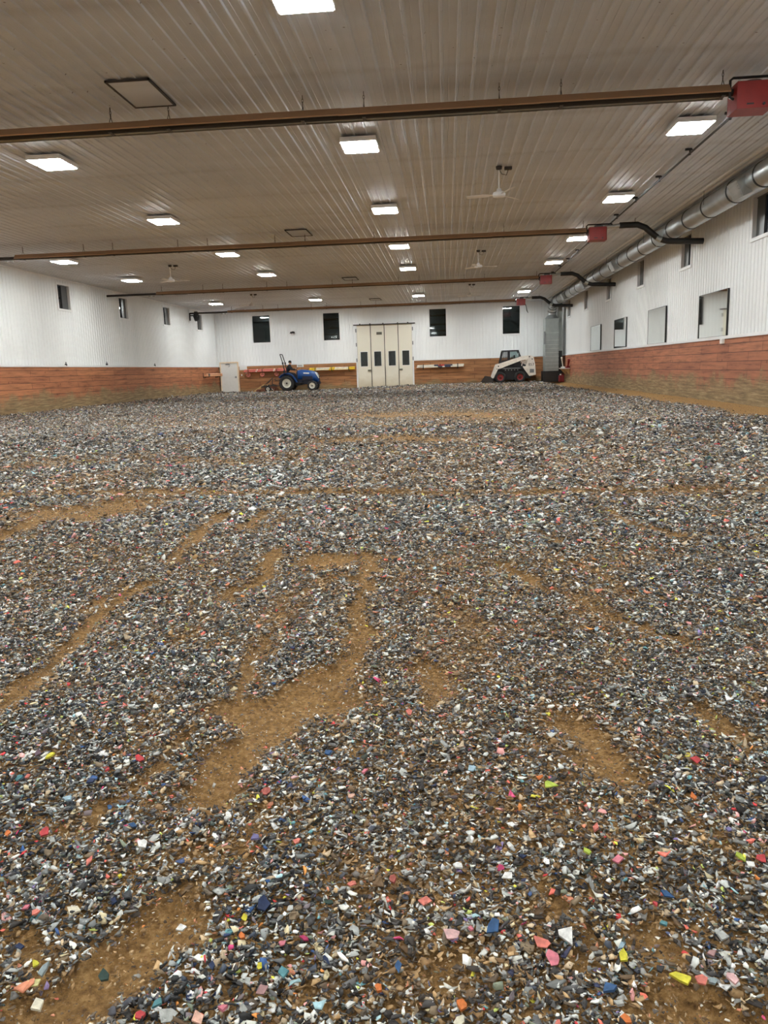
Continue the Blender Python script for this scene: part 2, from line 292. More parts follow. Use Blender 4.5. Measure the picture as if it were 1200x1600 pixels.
SCRAPS=[
(-1.317, 2.23, 0.0167, 'yellow', 'yellow foam scrap right of a mauve one, in the foreground, far left'),
(-1.361, 2.238, 0.0156, 'mauve', 'mauve foam scrap left of a yellow one, in the foreground, far left'),
(-1.326, 2.109, 0.0139, 'coral', 'small coral foam scrap right of a teal one, in the foreground, far left'),
(-1.349, 2.101, 0.0162, 'teal', 'teal foam scrap left of a coral one, in the foreground, far left'),
(-1.114, 2.096, 0.0167, 'navy', 'navy foam scrap left of a red one, in the foreground, far left'),
(-1.093, 2.165, 0.0113, 'red', 'small red foam scrap right of a navy one, in the foreground, left'),
(-1.011, 2.228, 0.0137, 'red', 'small red foam scrap right of another red one, in the foreground, left'),
(-1.139, 2.001, 0.0163, 'pale blue', 'pale blue foam scrap left of a navy one, in the foreground, far left'),
(-0.998, 1.968, 0.0126, 'blue', 'small blue foam scrap in front of a navy one, in the foreground, left'),
(-0.888, 1.869, 0.013, 'blue', 'blue foam scrap behind a white one, in the foreground, left'),
(-1.219, 1.816, 0.0136, 'orange', 'orange foam scrap left of a red one, in the foreground, far left'),
(-1.125, 1.834, 0.0154, 'red', 'red foam scrap left of a light grey one, in the foreground, far left'),
(-1.089, 1.812, 0.0142, 'light grey', 'light grey foam scrap right of a red one, in the foreground, far left'),
(-0.94, 1.717, 0.0192, 'coral', 'large coral foam scrap left of a yellow one, in the foreground, far left'),
(-0.829, 1.794, 0.0164, 'white', 'white foam scrap in front of a blue one, in the foreground, left'),
(-0.834, 1.659, 0.0074, 'yellow', 'small yellow foam scrap behind a navy one, in the foreground, left'),
(-1.013, 1.542, 0.0101, 'pink', 'small pink foam scrap left of a coral one, in the near foreground, far left'),
(-0.984, 1.528, 0.0118, 'coral', 'coral foam scrap right of a pink one, in the near foreground, far left'),
(-0.9, 1.547, 0.018, 'cream', 'large cream foam scrap right of a coral one, in the near foreground, far left'),
(-0.875, 1.324, 0.0183, 'pale yellow', 'pale yellow foam scrap in front of a grey-blue one, near foreground, far left'),
(-0.9, 1.376, 0.0111, 'yellow', 'yellow foam scrap left of a grey-blue one, in the near foreground, far left'),
(-0.872, 1.358, 0.0185, 'grey-blue', 'large grey-blue foam scrap right of a yellow one, in the near foreground, far left'),
(-0.73, 1.339, 0.0138, 'dark green', 'dark green foam scrap behind a red one, in the near foreground, left'),
(-0.961, 1.424, 0.014, 'navy', 'navy foam scrap behind a yellow one, in the near foreground, far left'),
(-0.614, 1.243, 0.0131, 'red', 'red foam scrap left of a teal one, along the bottom edge, left'),
(-0.83, 1.264, 0.021, 'cream', 'cream foam scrap in front of a pale yellow one, bottom edge, far left'),
(-0.622, 1.494, 0.0118, 'white', 'white foam scrap behind a navy one, in the near foreground, left'),
(-0.592, 1.275, 0.0139, 'teal', 'teal foam scrap behind a light grey one, along the bottom edge, left'),
(-0.563, 1.25, 0.0183, 'light grey', 'large light grey foam scrap in front of a teal one, along the bottom edge, left'),
(-0.812, 1.575, 0.0161, 'navy', 'navy foam scrap in front of a yellow one, in the near foreground, left'),
(-0.452, 1.575, 0.0204, 'navy', 'large navy foam scrap right of a yellow one, in the near foreground, left of centre'),
(-0.484, 1.533, 0.0109, 'yellow', 'yellow foam scrap behind an orange one, in the near foreground, left'),
(-0.471, 1.47, 0.0115, 'orange', 'orange foam scrap in front of a yellow one, in the near foreground, left'),
(-0.38, 1.454, 0.0105, 'pink', 'pink foam scrap left of a magenta one, in the near foreground, left of centre'),
(-0.334, 1.472, 0.0105, 'magenta', 'magenta foam scrap right of a pink one, in the near foreground, left of centre'),
(-0.414, 1.386, 0.0094, 'yellow', 'small yellow foam scrap behind a light grey one, in the near foreground, left of centre'),
(-0.277, 1.416, 0.0141, 'navy', 'navy foam scrap right of a magenta one, in the near foreground, left of centre'),
(-0.511, 1.375, 0.0135, 'navy', 'navy foam scrap left of a light grey one, in the near foreground, left'),
(-0.356, 1.366, 0.014, 'teal', 'teal foam scrap right of a yellow one, in the near foreground, left of centre'),
(-0.426, 1.339, 0.0155, 'light grey', 'large light grey foam scrap left of a dusty pink one, in the near foreground, left'),
(-0.392, 1.319, 0.0138, 'dusty pink', 'dusty pink foam scrap right of a light grey one, bottom edge, left of centre'),
(-0.156, 1.33, 0.0113, 'orange', 'orange foam scrap in front of a blue one, along the bottom edge, centre'),
(-0.21, 1.285, 0.0111, 'white', 'white foam scrap left of an orange one, along the bottom edge, left of centre'),
(-0.247, 1.647, 0.0137, 'coral', 'coral foam scrap right of a dark green one, in the foreground, left of centre'),
(-0.296, 1.585, 0.0118, 'dark green', 'dark green foam scrap left of a coral one, in the near foreground, left of centre'),
(-0.498, 1.24, 0.0166, 'peach', 'large peach foam scrap left of a pink one, along the bottom edge, left'),
(-0.415, 1.268, 0.0135, 'light grey', 'light grey foam scrap right of a pink one, along the bottom edge, left'),
(-0.454, 1.266, 0.0098, 'pink', 'pink foam scrap left of a light grey one, along the bottom edge, left'),
(-0.071, 1.603, 0.0159, 'coral', 'coral foam scrap right of a brick red one, in the near foreground, centre'),
(-0.005, 1.491, 0.0216, 'pale pink', 'pale pink foam scrap in front of a charcoal one, near foreground, right of centre'),
(0.032, 1.51, 0.0113, 'pink', 'pink foam scrap right of a charcoal one, in the near foreground, right of centre'),
(0.081, 1.518, 0.0195, 'blue', 'large blue foam scrap right of a pink one, in the near foreground, right of centre'),
(0.184, 1.489, 0.0241, 'coral', 'large coral foam scrap behind a pink one, in the near foreground, right of centre'),
(0.205, 1.442, 0.0174, 'pink', 'large pink foam scrap in front of a coral one, in the near foreground, right'),
(0.24, 1.511, 0.0236, 'white', 'large white foam scrap right of a coral one, in the near foreground, right'),
(-0.121, 1.392, 0.017, 'blue', 'large blue foam scrap behind an orange one, in the near foreground, centre'),
(0.009, 1.307, 0.0149, 'orange', 'large orange foam scrap behind a cream one, along the bottom edge, right of centre'),
(0.005, 1.272, 0.0117, 'cream', 'cream foam scrap in front of an orange one, along the bottom edge, right of centre'),
(0.006, 1.531, 0.0163, 'charcoal', 'large charcoal foam scrap left of a pink one, in the near foreground, right of centre'),
(0.188, 1.268, 0.0096, 'coral', 'coral foam scrap left of a blue one, along the bottom edge, right'),
(0.492, 1.649, 0.0158, 'blue', 'blue foam scrap right of a red one, in the near foreground, right'),
(0.458, 1.614, 0.0095, 'red', 'small red foam scrap left of a blue one, in the near foreground, right'),
(0.456, 1.547, 0.0135, 'teal', 'teal foam scrap in front of a red one, in the near foreground, right'),
(0.353, 1.485, 0.0138, 'pale blue', 'pale blue foam scrap behind a yellow one, in the near foreground, right'),
(0.351, 1.455, 0.0137, 'yellow', 'yellow foam scrap in front of a pale blue one, in the near foreground, right'),
(0.454, 1.393, 0.0238, 'yellow', 'large yellow foam scrap left of a coral one, in the near foreground, far right'),
(0.488, 1.388, 0.0127, 'coral', 'coral foam scrap left of a grey-blue one, in the near foreground, far right'),
(0.307, 1.364, 0.0185, 'blue', 'large blue foam scrap behind a light grey one, along the bottom edge, right'),
(0.417, 1.419, 0.0159, 'charcoal', 'large charcoal foam scrap left of a yellow one, in the near foreground, right'),
(0.318, 1.282, 0.012, 'orange', 'orange foam scrap in front of a light grey one, along the bottom edge, right'),
(0.315, 1.324, 0.0152, 'light grey', 'large light grey foam scrap in front of a blue one, along the bottom edge, right'),
(0.509, 1.383, 0.0135, 'grey-blue', 'grey-blue foam scrap right of a coral one, in the near foreground, far right'),
(0.548, 1.389, 0.0144, 'pale pink', 'pale pink foam scrap right of a grey-blue one, in the near foreground, far right'),
(0.569, 1.503, 0.0168, 'light grey', 'large light grey foam scrap behind a dusty pink one, in the near foreground, far right'),
(0.532, 1.459, 0.0115, 'dusty pink', 'dusty pink foam scrap in front of a light grey one, near foreground, far right'),
(-0.558, 2.058, 0.0174, 'brick red', 'brick red foam scrap left of a pale pink one, in the foreground, left of centre'),
(-0.53, 1.824, 0.0207, 'purple', 'large purple foam scrap right of a white one, in the foreground, left'),
(-0.415, 1.808, 0.012, 'coral', 'coral foam scrap right of a purple one, in the foreground, left of centre'),
(-0.488, 2.144, 0.0168, 'pale pink', 'pale pink foam scrap right of a brick red one, in the foreground, left of centre'),
(-0.296, 2.037, 0.0139, 'peach', 'peach foam scrap in front of a pink one, in the foreground, left of centre'),
(-0.408, 2.299, 0.0176, 'blue', 'blue foam scrap right of a pale pink one, in the foreground, left of centre'),
(-0.636, 1.923, 0.0138, 'white', 'white foam scrap left of a purple one, in the foreground, left'),
(-0.274, 2.18, 0.0146, 'pink', 'pink foam scrap behind a peach one, in the foreground, centre'),
(0.129, 1.706, 0.0175, 'white', 'large white foam scrap in front of a magenta one, in the foreground, right of centre'),
(0.056, 2.203, 0.0157, 'pale blue', 'pale blue foam scrap left of an orange one, in the foreground, right of centre'),
(0.113, 1.737, 0.0115, 'magenta', 'magenta foam scrap behind a white one, in the foreground, right of centre'),
(0.007, 1.741, 0.015, 'white', 'white foam scrap left of a magenta one, in the foreground, right of centre'),
(0.173, 1.791, 0.0127, 'navy', 'navy foam scrap behind a white one, in the foreground, right of centre'),
(0.26, 2.162, 0.0156, 'orange', 'orange foam scrap left of a lime one, in the foreground, right of centre'),
(0.285, 2.119, 0.0205, 'lime', 'large lime foam scrap right of an orange one, in the foreground, right'),
(-0.152, 1.679, 0.0173, 'brick red', 'large brick red foam scrap left of a coral one, in the foreground, centre'),
(0.406, 1.765, 0.0182, 'pink', 'large pink foam scrap right of a lime one, in the foreground, right'),
(0.376, 1.901, 0.0191, 'coral', 'large coral foam scrap behind a lime one, in the foreground, right'),
(0.335, 1.799, 0.0146, 'lime', 'lime foam scrap in front of a coral one, in the foreground, right'),
(0.681, 2.066, 0.0156, 'orange', 'orange foam scrap in front of a red one, in the foreground, far right'),
(0.715, 1.886, 0.0098, 'purple', 'small purple foam scrap behind a lime one, in the foreground, far right'),
(0.739, 2.313, 0.0136, 'yellow', 'small yellow foam scrap left of a red one, in the foreground, far right'),
(0.755, 2.289, 0.0146, 'red', 'red foam scrap right of a yellow one, in the foreground, far right'),
(0.753, 1.772, 0.0171, 'red', 'red foam scrap right of a white one, in the foreground, far right'),
(0.702, 1.773, 0.0132, 'lime', 'lime foam scrap left of a white one, in the foreground, far right'),
(0.716, 1.739, 0.0121, 'white', 'white foam scrap left of a red one, in the foreground, far right'),
(-0.155, 2.604, 0.018, 'coral', 'coral foam scrap behind a pink one, in mid floor, centre'),
(0.681, 3.517, 0.0189, 'pale blue', 'small pale blue foam scrap behind a yellow one, in mid floor, right')]
_rs = np.random.RandomState(11); _lat = _rs.rand(64,64)
def vnoise(x, y, f, ox=0):
    X = x*f + ox; Y = y*f + ox*.7; i = np.floor(X).astype(int); j = np.floor(Y).astype(int); u = X-i; v = Y-j
    u = u*u*(3-2*u); v = v*v*(3-2*v)
    g = lambda a, b: _lat[a % 64, b % 64]
    return (g(i,j)*(1-u)+g(i+1,j)*u)*(1-v) + (g(i,j+1)*(1-u)+g(i+1,j+1)*u)*v
def fbm(x, y, f, ox=0):
    return (vnoise(x,y,f,ox)*.5 + vnoise(x,y,f*2.1,ox+5)*.27 + vnoise(x,y,f*4.3,ox+11)*.15 + vnoise(x,y,f*8.9,ox+17)*.08)
def sstep(a, b, t):
    u = np.clip((t-a)/(b-a), 0, 1); return u*u*(3-2*u)
def height(x, y):
    h = (fbm(x, y, 1.1, 3)-.5)*.05 + (fbm(x*1.6, y*.5, 1.3, 9)-.5)*.04
    h += (vnoise(x, y, 14, 2)-.5)*.012*sstep(14, 6, y)
    h += .12*sstep(45, 52, y)*sstep(-9, -1, x)*sstep(7.6, 5.5, x)
    h += .10*sstep(6.9, 7.75, x) + .05*sstep(-15.2, -16.1, x)
    h -= .03*np.exp(-((y-7.75-.07*(x+.6)*-1)/.09)**2)
    return h
def bare(x, y):
    m = np.zeros_like(x)
    wx = x + (fbm(x,y,5,31)-.5)*.22; wy = y + (fbm(x,y,5,47)-.5)*.35
    for pts, hw, st in STROKES:
        lo = np.array(pts).min(0)-4*hw-.3; hi = np.array(pts).max(0)+4*hw+.3
        k = np.where((x>lo[0])&(x<hi[0])&(y>lo[1])&(y<hi[1]))[0]
        if not len(k): continue
        d = np.full(len(k), 1e9)
        for (ax,ay),(bx,by) in zip(pts[:-1], pts[1:]):
            dx, dy = bx-ax, by-ay; L = dx*dx+dy*dy+1e-9
            t = np.clip(((wx[k]-ax)*dx+(wy[k]-ay)*dy)/L, 0, 1)
            d = np.minimum(d, np.hypot(wx[k]-ax-t*dx, wy[k]-ay-t*dy))
        m[k] = np.maximum(m[k], st*np.exp(-(d/(hw*1.15))**2.4))
    m = m*np.clip(.45+1.15*fbm(x,y,6.5,13), .4, 1.08)
    wall = sstep(6.3, 6.95, x + (fbm(x,y,.8,4)-.5)*.9)
    m = np.maximum(m, wall*.97)
    return m
# floor
xs = np.concatenate([np.linspace(XL, -6, 70), np.linspace(-5.9, 5.5, 200), np.linspace(5.6, XR, 30)])
ys = np.concatenate([np.linspace(YB, .5, 30), np.linspace(.55, 9, 230), np.linspace(9.2, YF, 260)])
gx, gy = np.meshgrid(xs, ys); gz = height(gx.ravel(), gy.ravel()) - .03*bare(gx.ravel(), gy.ravel())
nx, ny = len(xs), len(ys)
me = bpy.data.meshes.new('floor')
me.vertices.add(nx*ny); me.vertices.foreach_set('co', np.stack([gx.ravel(), gy.ravel(), gz], 1).ravel())
ii, jj = np.meshgrid(np.arange(nx-1), np.arange(ny-1)); a = (jj*nx+ii).ravel()
q = np.stack([a, a+1, a+nx+1, a+nx], 1).astype(np.int32)
me.loops.add(q.size); me.loops.foreach_set('vertex_index', q.ravel())
me.polygons.add(len(q)); me.polygons.foreach_set('loop_start', np.arange(len(q), dtype=np.int32)*4)
me.polygons.foreach_set('use_smooth', np.ones(len(q), bool)); me.update(calc_edges=True)
me.materials.append(M['sand']); fl = bpy.data.objects.new('floor', me); COL.objects.link(fl); struct(fl)
fl['label'] = 'brown sand riding floor under the shredded footing'

# shredded footing: hundreds of thousands of foam and textile scraps, one object
PAL = [((26,27,29),13),((42,43,45),14),((62,63,66),12),((88,90,92),11),((118,122,122),10),((150,154,154),9),((186,190,188),9),((216,217,210),8),((242,240,232),5),
       ((92,82,70),7),((128,112,90),6),((176,158,132),5),((196,184,150),2.5),((66,76,92),3.5),((56,70,66),2.5),((108,100,106),2.5),((120,130,112),2),
       ((236,112,98),.8),((232,160,158),1.0),((200,58,64),.5),((48,84,136),.8),((34,50,88),.8),((96,150,160),.6),((228,220,80),.35),((186,200,110),.4),((130,116,168),.3),((236,144,74),.3),((200,70,120),.2),((160,196,206),.6)]
DUST = [((128,100,66),5),((150,120,80),5),((104,82,58),4),((176,146,106),3),((90,76,62),3),((188,166,134),2),((196,128,100),1)]
def palette(P):
    c = np.array([lin(p[0]) for p in P]); w_ = np.array([p[1] for p in P], float); return c, w_/w_.sum()
PC, PW = palette(PAL); DC, DW = palette(DUST)
def scatter():
    rs = np.random.RandomState(5); X = []; Y = []
    y0 = .75
    while y0 < 53.9:
        y1 = min(53.9, y0 + (.25 if y0 < 8 else 1.)); ym = (y0+y1)/2
        a0 = max(XL+.1, -.61*ym-1.25); a1 = min(XR-.05, .41*ym+1.25)
        n = int((17500 if ym < 4.5 else 14500)*min(1, (3.0/ym)**1.75)*(a1-a0)*(y1-y0))
        X.append(rs.uniform(a0,a1,n)); Y.append(rs.uniform(y0,y1,n)); y0 = y1
    x = np.concatenate(X); y = np.concatenate(Y)
    b = bare(x, y)
    patch = fbm(x*1.3, y*.55, 1.0, 21)                 # streaky thin and thick cover along the drag direction
    thin = sstep(.60, .74, patch)*.6
    small = sstep(.55,.75, fbm(x,y,4.5,60))*.45*sstep(16,6,y)
    p = (1-np.clip(b,0,1)*(.72+.25*sstep(7,14,y)))*(1-thin*.3)*(1-small*.25)
    keep = rs.rand(len(x)) < p
    x, y, b, thin = x[keep], y[keep], b[keep], thin[keep]
    n = len(x)
    s = .0072*np.maximum(1, y/3.0)**.68
    L = s*np.exp(rs.normal(0,.42,n)).clip(.4,2.9); L *= np.where(b > .5, .55, 1)
    W = L*rs.uniform(.25,.78,n); T = L*rs.uniform(.08,.24,n)
    dust = np.clip(b*1.1 + thin*.6 + sstep(.5,.7,fbm(x,y,.45,77))*.2 + sstep(9,26,y)*.3 + .75*np.exp(-((x+.3)/3.6)**2-((y-17)/6.5)**2)*sstep(.35,.62,fbm(x*.7,y*.35,.6,91)) + small[keep]*.5, 0, .95)
    isd = rs.rand(n) < dust*.8
    ci = rs.choice(len(PC), n, p=PW); di = rs.choice(len(DC), n, p=DW)
    col = np.where(isd[:,None], DC[di], PC[ci])
    col = col*(1-dust*.3)[:,None] + np.array(lin((140,110,74)))*(dust*.3)[:,None]
    lum = col.mean(1)[:,None]; col = np.where(lum > .22, col*1.3, np.where(lum > .08, col*1.18, col)).clip(0,.93)
    col *= rs.uniform(.75,1.25,n)[:,None]
    col *= (1-.42*sstep(8,28,y))[:,None]  # far scraps coloured darker, for their self-shadow as well as dust
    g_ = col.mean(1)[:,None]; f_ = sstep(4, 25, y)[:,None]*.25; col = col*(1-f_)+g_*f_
    yaw = rs.uniform(0,2*np.pi,n); tilt = np.abs(rs.normal(0,.42,n)).clip(0,1.3); az = rs.uniform(0,2*np.pi,n)
    z = height(x,y) + np.where(b>.4, .002, rs.uniform(0,1,n)**1.5*.022*np.minimum(2.2,np.maximum(1,y/8))) + L*np.sin(tilt)*.35
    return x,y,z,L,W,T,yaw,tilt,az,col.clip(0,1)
def rotm(yaw, tilt, az):
    cy, sy = np.cos(yaw), np.sin(yaw); R1 = np.zeros((len(yaw),3,3)); R1[:,0,0]=cy; R1[:,0,1]=-sy; R1[:,1,0]=sy; R1[:,1,1]=cy; R1[:,2,2]=1
    kx, ky = np.cos(az), np.sin(az); c, s_ = np.cos(tilt), np.sin(tilt); t = 1-c
    R2 = np.zeros_like(R1)
    R2[:,0,0]=c+kx*kx*t; R2[:,0,1]=kx*ky*t; R2[:,0,2]=ky*s_; R2[:,1,0]=kx*ky*t; R2[:,1,1]=c+ky*ky*t; R2[:,1,2]=-kx*s_; R2[:,2,0]=-ky*s_; R2[:,2,1]=kx*s_; R2[:,2,2]=c
    return R2 @ R1
def chip_batch(idx, D, kind, rs):
    x,y,z,L,W,T,yaw,tilt,az,col = [d[idx] for d in D]; n = len(x)
    if kind == 0:      # five-cornered bent slab
        a = (np.arange(5)*2*np.pi/5)[None] + rs.uniform(-.45,.45,(n,5)); r = rs.uniform(.6,1.15,(n,5))
        px = np.cos(a)*r*L[:,None]; py = np.sin(a)*r*W[:,None]
        bend = rs.uniform(-.5,.75,n)[:,None]*px*px/L[:,None] + rs.normal(0,.06,(n,5))*L[:,None]
        top = np.stack([px,py,bend+T[:,None]],2); bot = np.stack([px,py,bend],2)
        V = np.concatenate([top,bot],1); F = [(0,1,2,3,4),(9,8,7,6,5)]+[(i,5+i,5+(i+1)%5,(i+1)%5) for i in range(5)]
    elif kind == 1:    # four-cornered bent slab
        c = np.array([(-1,-1),(1,-1),(1,1),(-1,1)],float)[None]*rs.uniform(.45,1.1,(n,4,2))
        px = c[:,:,0]*L[:,None]; py = c[:,:,1]*W[:,None]
        bend = rs.uniform(-.35,.6,n)[:,None]*px*px/L[:,None] + rs.normal(0,.1,(n,4))*L[:,None]
        V = np.concatenate([np.stack([px,py,bend+T[:,None]],2), np.stack([px,py,bend],2)],1)
        F = [(0,1,2,3)]+[(i,4+i,4+(i+1)%4,(i+1)%4) for i in range(4)]
    else:              # far away: small wedge
        c = np.array([(-1,-.7,0),(1,-.5,0),(.1,1,0),(0,0,.75)],float)[None]*rs.uniform(.6,1.2,(n,4,1))
        V = c*np.stack([L,W,L*.6],1)[:,None,:]
        F = [(0,1,3),(1,2,3),(2,0,3)]
    R = rotm(yaw,tilt*(1 if kind < 2 else .8),az)
    V = np.einsum('nij,nkj->nki', R, V) + np.stack([x,y,z],1)[:,None,:]
    return V, F, col
def make_chips():
    D = scatter(); rs = np.random.RandomState(9); y = D[1]
    order = [(0, np.where(y < 6)[0]), (1, np.where((y >= 6)&(y < 17))[0]), (2, np.where(y >= 17)[0])]
    VV=[]; LL=[]; LS=[]; CC=[]; vo=0; lo=0
    for kind, idx in order:
        V, F, col = chip_batch(idx, D, kind, rs); n, k = V.shape[:2]
        fl_ = np.concatenate([np.array(f) for f in F]); sizes = np.array([len(f) for f in F]); tot = len(fl_)
        starts = np.concatenate([[0], np.cumsum(sizes)[:-1]])
        LL.append((vo + np.arange(n)[:,None]*k + fl_[None]).ravel()); LS.append((lo + np.arange(n)[:,None]*tot + starts[None]).ravel())
        CC.append(np.repeat(col, len(F), axis=0)); VV.append(V.reshape(-1,3)); vo += n*k; lo += n*tot
    V = np.concatenate(VV).astype(np.float32); Lp = np.concatenate(LL).astype(np.int32); S_ = np.concatenate(LS).astype(np.int32); C_ = np.concatenate(CC)
    me = bpy.data.meshes.new('shredded_footing')
    me.vertices.add(len(V)); me.vertices.foreach_set('co', V.ravel())
    me.loops.add(len(Lp)); me.loops.foreach_set('vertex_index', Lp)
    me.polygons.add(len(S_)); me.polygons.foreach_set('loop_start', S_); me.update(calc_edges=True)
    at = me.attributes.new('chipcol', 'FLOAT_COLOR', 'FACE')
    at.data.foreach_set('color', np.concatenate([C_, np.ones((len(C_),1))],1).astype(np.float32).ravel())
    me.materials.append(M['scrap']); o = bpy.data.objects.new('shredded_footing', me); COL.objects.link(o)
    print('chips', len(y), 'verts', len(V))
    return tag(o, 'layer of grey, white and coloured shredded foam and textile scraps covering the sand', 'footing', kind='stuff')
make_chips()

SC = {'yellow':(236,224,40),'pale yellow':(236,230,150),'mauve':(120,92,110),'coral':(240,122,104),'teal':(80,150,160),'navy':(30,50,96),'red':(222,60,66),'pale blue':(160,196,216),
 'blue':(44,92,150),'orange':(240,120,40),'light grey':(184,188,184),'white':(238,238,234),'pink':(236,120,140),'cream':(236,228,200),'grey-blue':(150,168,170),'dark green':(44,74,66),
 'magenta':(214,50,110),'dusty pink':(190,140,140),'peach':(246,186,160),'pale pink':(240,186,186),'charcoal':(56,58,60),'brick red':(184,84,72),'purple':(116,110,168),'lime':(190,214,60)}
scm = {k: mat('scrap_'+k.replace(' ','_').replace('-','_'), tuple(v*.74+.20*sum(c)/3 for v in c), .8, 0, .25, 90, .3) for k, c in SC.items()}
def hz(x, y): return float(height(np.array([x]), np.array([y]))[0])
for i, (x, y, r, cname, lab) in enumerate(SCRAPS):
    rr = random.Random(i*13+5); n = rr.choice((4,4,5,6)); r *= .92; ang = rr.uniform(0,6.28)
    el = rr.uniform(.42,.85)
    ring = [(math.cos(6.283*k/n+rr.uniform(-.35,.35))*r*rr.uniform(.62,1.3), math.sin(6.283*k/n+rr.uniform(-.35,.35))*r*el*rr.uniform(.62,1.3)*1.2) for k in range(n)]
    bd = rr.uniform(.1,.45)/r; t = rr.uniform(.003,.007); mb = MB()
    Z = lambda p: bd*p[0]*p[0]*.5
    ctr = (0,0); V = []
    for dz in (t, 0): V += [(p[0],p[1],Z(p)+dz) for p in ring] + [(p[0]*.5,p[1]*.5,Z((p[0]*.5,0))+dz) for p in ring] + [(0,0,dz)]
    F = []; h_ = 2*n+1
    for k in range(n):
        l = (k+1)%n
        F += [(k,l,n+l,n+k),(n+k,n+l,2*n),(h_+l,h_+k,h_+n+k,h_+n+l),(h_+n+l,h_+n+k,h_+2*n),(k,h_+k,h_+l,l)]
    mb.add(V, F)
    o = mb.build('foam_scrap', scm[cname]); o.location = (x, y, hz(x,y)+.026)
    o.rotation_euler = (rr.uniform(.08,.5), rr.uniform(-.2,.2), rr.uniform(0,6.28) if r<.02 else rr.uniform(-.7,.7))
    if o.rotation_euler[0] and y: o.rotation_mode = 'ZYX'
    tag(o, lab, 'foam scrap', 'brightly coloured foam scraps in the footing')
# ------------------------------------------------------------------ hall shell
RIB = .2286
def rib_profile(u0, u1, d):                # points (u, depth) of a ribbed steel sheet with 229 mm rib spacing
    k0 = math.floor(u0/RIB)-1; pts = [(u0, 0.)]
    for k in range(k0, math.ceil(u1/RIB)+1):
        c = k*RIB
        for du, dd in ((-.028,0),(-.014,d),(.014,d),(.028,0),(.085,0),(.09,d*.22),(.10,d*.22),(.105,0)):
            if u0 < c+du < u1: pts.append((c+du, dd))
    pts.append((u1, 0.)); return pts
def ribbed(mb, P, u0, u1, v0, v1, d):      # P(u, v, depth) -> xyz
    pr = rib_profile(u0, u1, d); n = len(pr)
    vs = [P(u, v0, q) for u, q in pr] + [P(u, v1, q) for u, q in pr]
    mb.add(vs, [(i, i+1, n+i+1, n+i) for i in range(n-1)])
def wall_with_holes(name, P, u0, u1, v0, v1, holes, d=.02):
    mb = MB(); cuts = sorted(holes); u = u0
    for (a, b_, z0, z1) in cuts:
        ribbed(mb, P, u, a, v0, v1, d)
        if z0 > v0: ribbed(mb, P, a, b_, v0, z0, d)
        if z1 < v1: ribbed(mb, P, a, b_, z1, v1, d)
        u = b_
    ribbed(mb, P, u, u1, v0, v1, d)
    return struct(mb.build(name, 'wall'))
mb = MB(); ribbed(mb, lambda u, v, q: (u, v, H-q), XL, 6.50, YB, YF, .022)
ribbed(mb, lambda u, v, q: (u, v, H-q), 6.62, XR, YB, YF, .022); mb.box((6.5,YB,H),(6.62,YF,H+.06))
mb.box((XL-.3,YB-.3,H+.07),(XR+.3,YF+.3,H+.12))
o = struct(mb.build('ceiling', 'ceiling')); o['label'] = 'off-white ribbed steel ceiling'
WY = [20.5, 26.5, 32.4, 38.5, 44.55, 50.6]; WW = .5; WZ = (4.20, 5.18)
holesR = [(y-WW, y+WW, *WZ) for y in WY]; holesL = [(y-WW, y+WW, *WZ) for y in WY[1:]]
FW = [(-13.42,-12.2),(-8.45,-7.33),(-1.12,0.0),(3.83,4.97)]; FZ = (3.38, 5.2)
holesF = [(-15.93,-14.6,0,2.12)] + [(a,b_,*FZ) for a,b_ in FW]; holesF.insert(3, (-6.2,-2.28,0,4.36)); holesF.sort()
wall_with_holes('wall_left', lambda u,v,q: (XL+q,u,v), YB, YF, TZ, H, holesL)['label'] = 'left wall of white ribbed steel'
wall_with_holes('wall_right', lambda u,v,q: (XR-q,u,v), YB, YF, TZ, H, holesR)['label'] = 'right wall of white ribbed steel'
wall_with_holes('wall_far', lambda u,v,q: (u,YF-q,v), XL, XR, TZ, H, [(h[0],h[1],max(h[2],TZ),h[3]) for h in holesF])['label'] = 'far end wall of white ribbed steel'
mb = MB(); ribbed(mb, lambda u,v,q: (u,YB+q,v), XL, XR, 0, H, .02); struct(mb.build('wall_back', 'wall'))
# wooden kick walls
mb = MB(); mb.prism([(XL-.05,-.2),(XL+.10,-.2),(XL+.045,TZ),(XL-.05,TZ)], 'y', YB, YF); struct(mb.build('baseboard_left', 'wood_L'))['label'] = 'wooden kick wall along the left side'
mb = MB(); mb.prism([(XR+.05,-.2),(XR-.12,-.2),(XR-.05,TZ),(XR+.05,TZ)], 'y', YB, YF); struct(mb.build('baseboard_right', 'wood_R'))['label'] = 'wooden kick wall along the right side'
mb = MB()
for a, b_ in ((XL+.05,-16.0),(-14.55,-6.2),(-2.28,XR-.06)): mb.box((a,YF-.06,-.2),(b_,YF+.05,TZ))
struct(mb.build('baseboard_far', 'wood_F'))['label'] = 'wooden kick wall across the far end'
# white ledges on top of the kick walls, corner and ceiling trims
for i, (a, b_) in enumerate((((XL-.02,YB,TZ-.01),(XL+.075,YF,TZ+.075)), ((XR+.02,YB,TZ-.01),(XR-.085,YF,TZ+.075)),
        ((XL+.07,YF+.02,TZ-.01),(-15.95,YF-.09,TZ+.075)), ((-14.55,YF+.02,TZ-.01),(-6.25,YF-.09,TZ+.075)), ((-2.23,YF+.02,TZ-.01),(XR-.08,YF-.09,TZ+.075)),
        ((XL,YF-.10,TZ+.07),(XL+.10,YF,H)), ((XL,YB,H-.07),(XL+.06,YF-.1,H)), ((XL+.1,YF-.05,H-.07),(XR,YF,H-.005)),
        ((6.44,YB,H-.05),(6.50,YF-.06,H)), ((6.62,YB,H-.05),(6.68,YF-.06,H)))):
    mb = MB(); mb.box(a, b_); struct(mb.build('trim_%d' % (i+1), 'white_metal'))
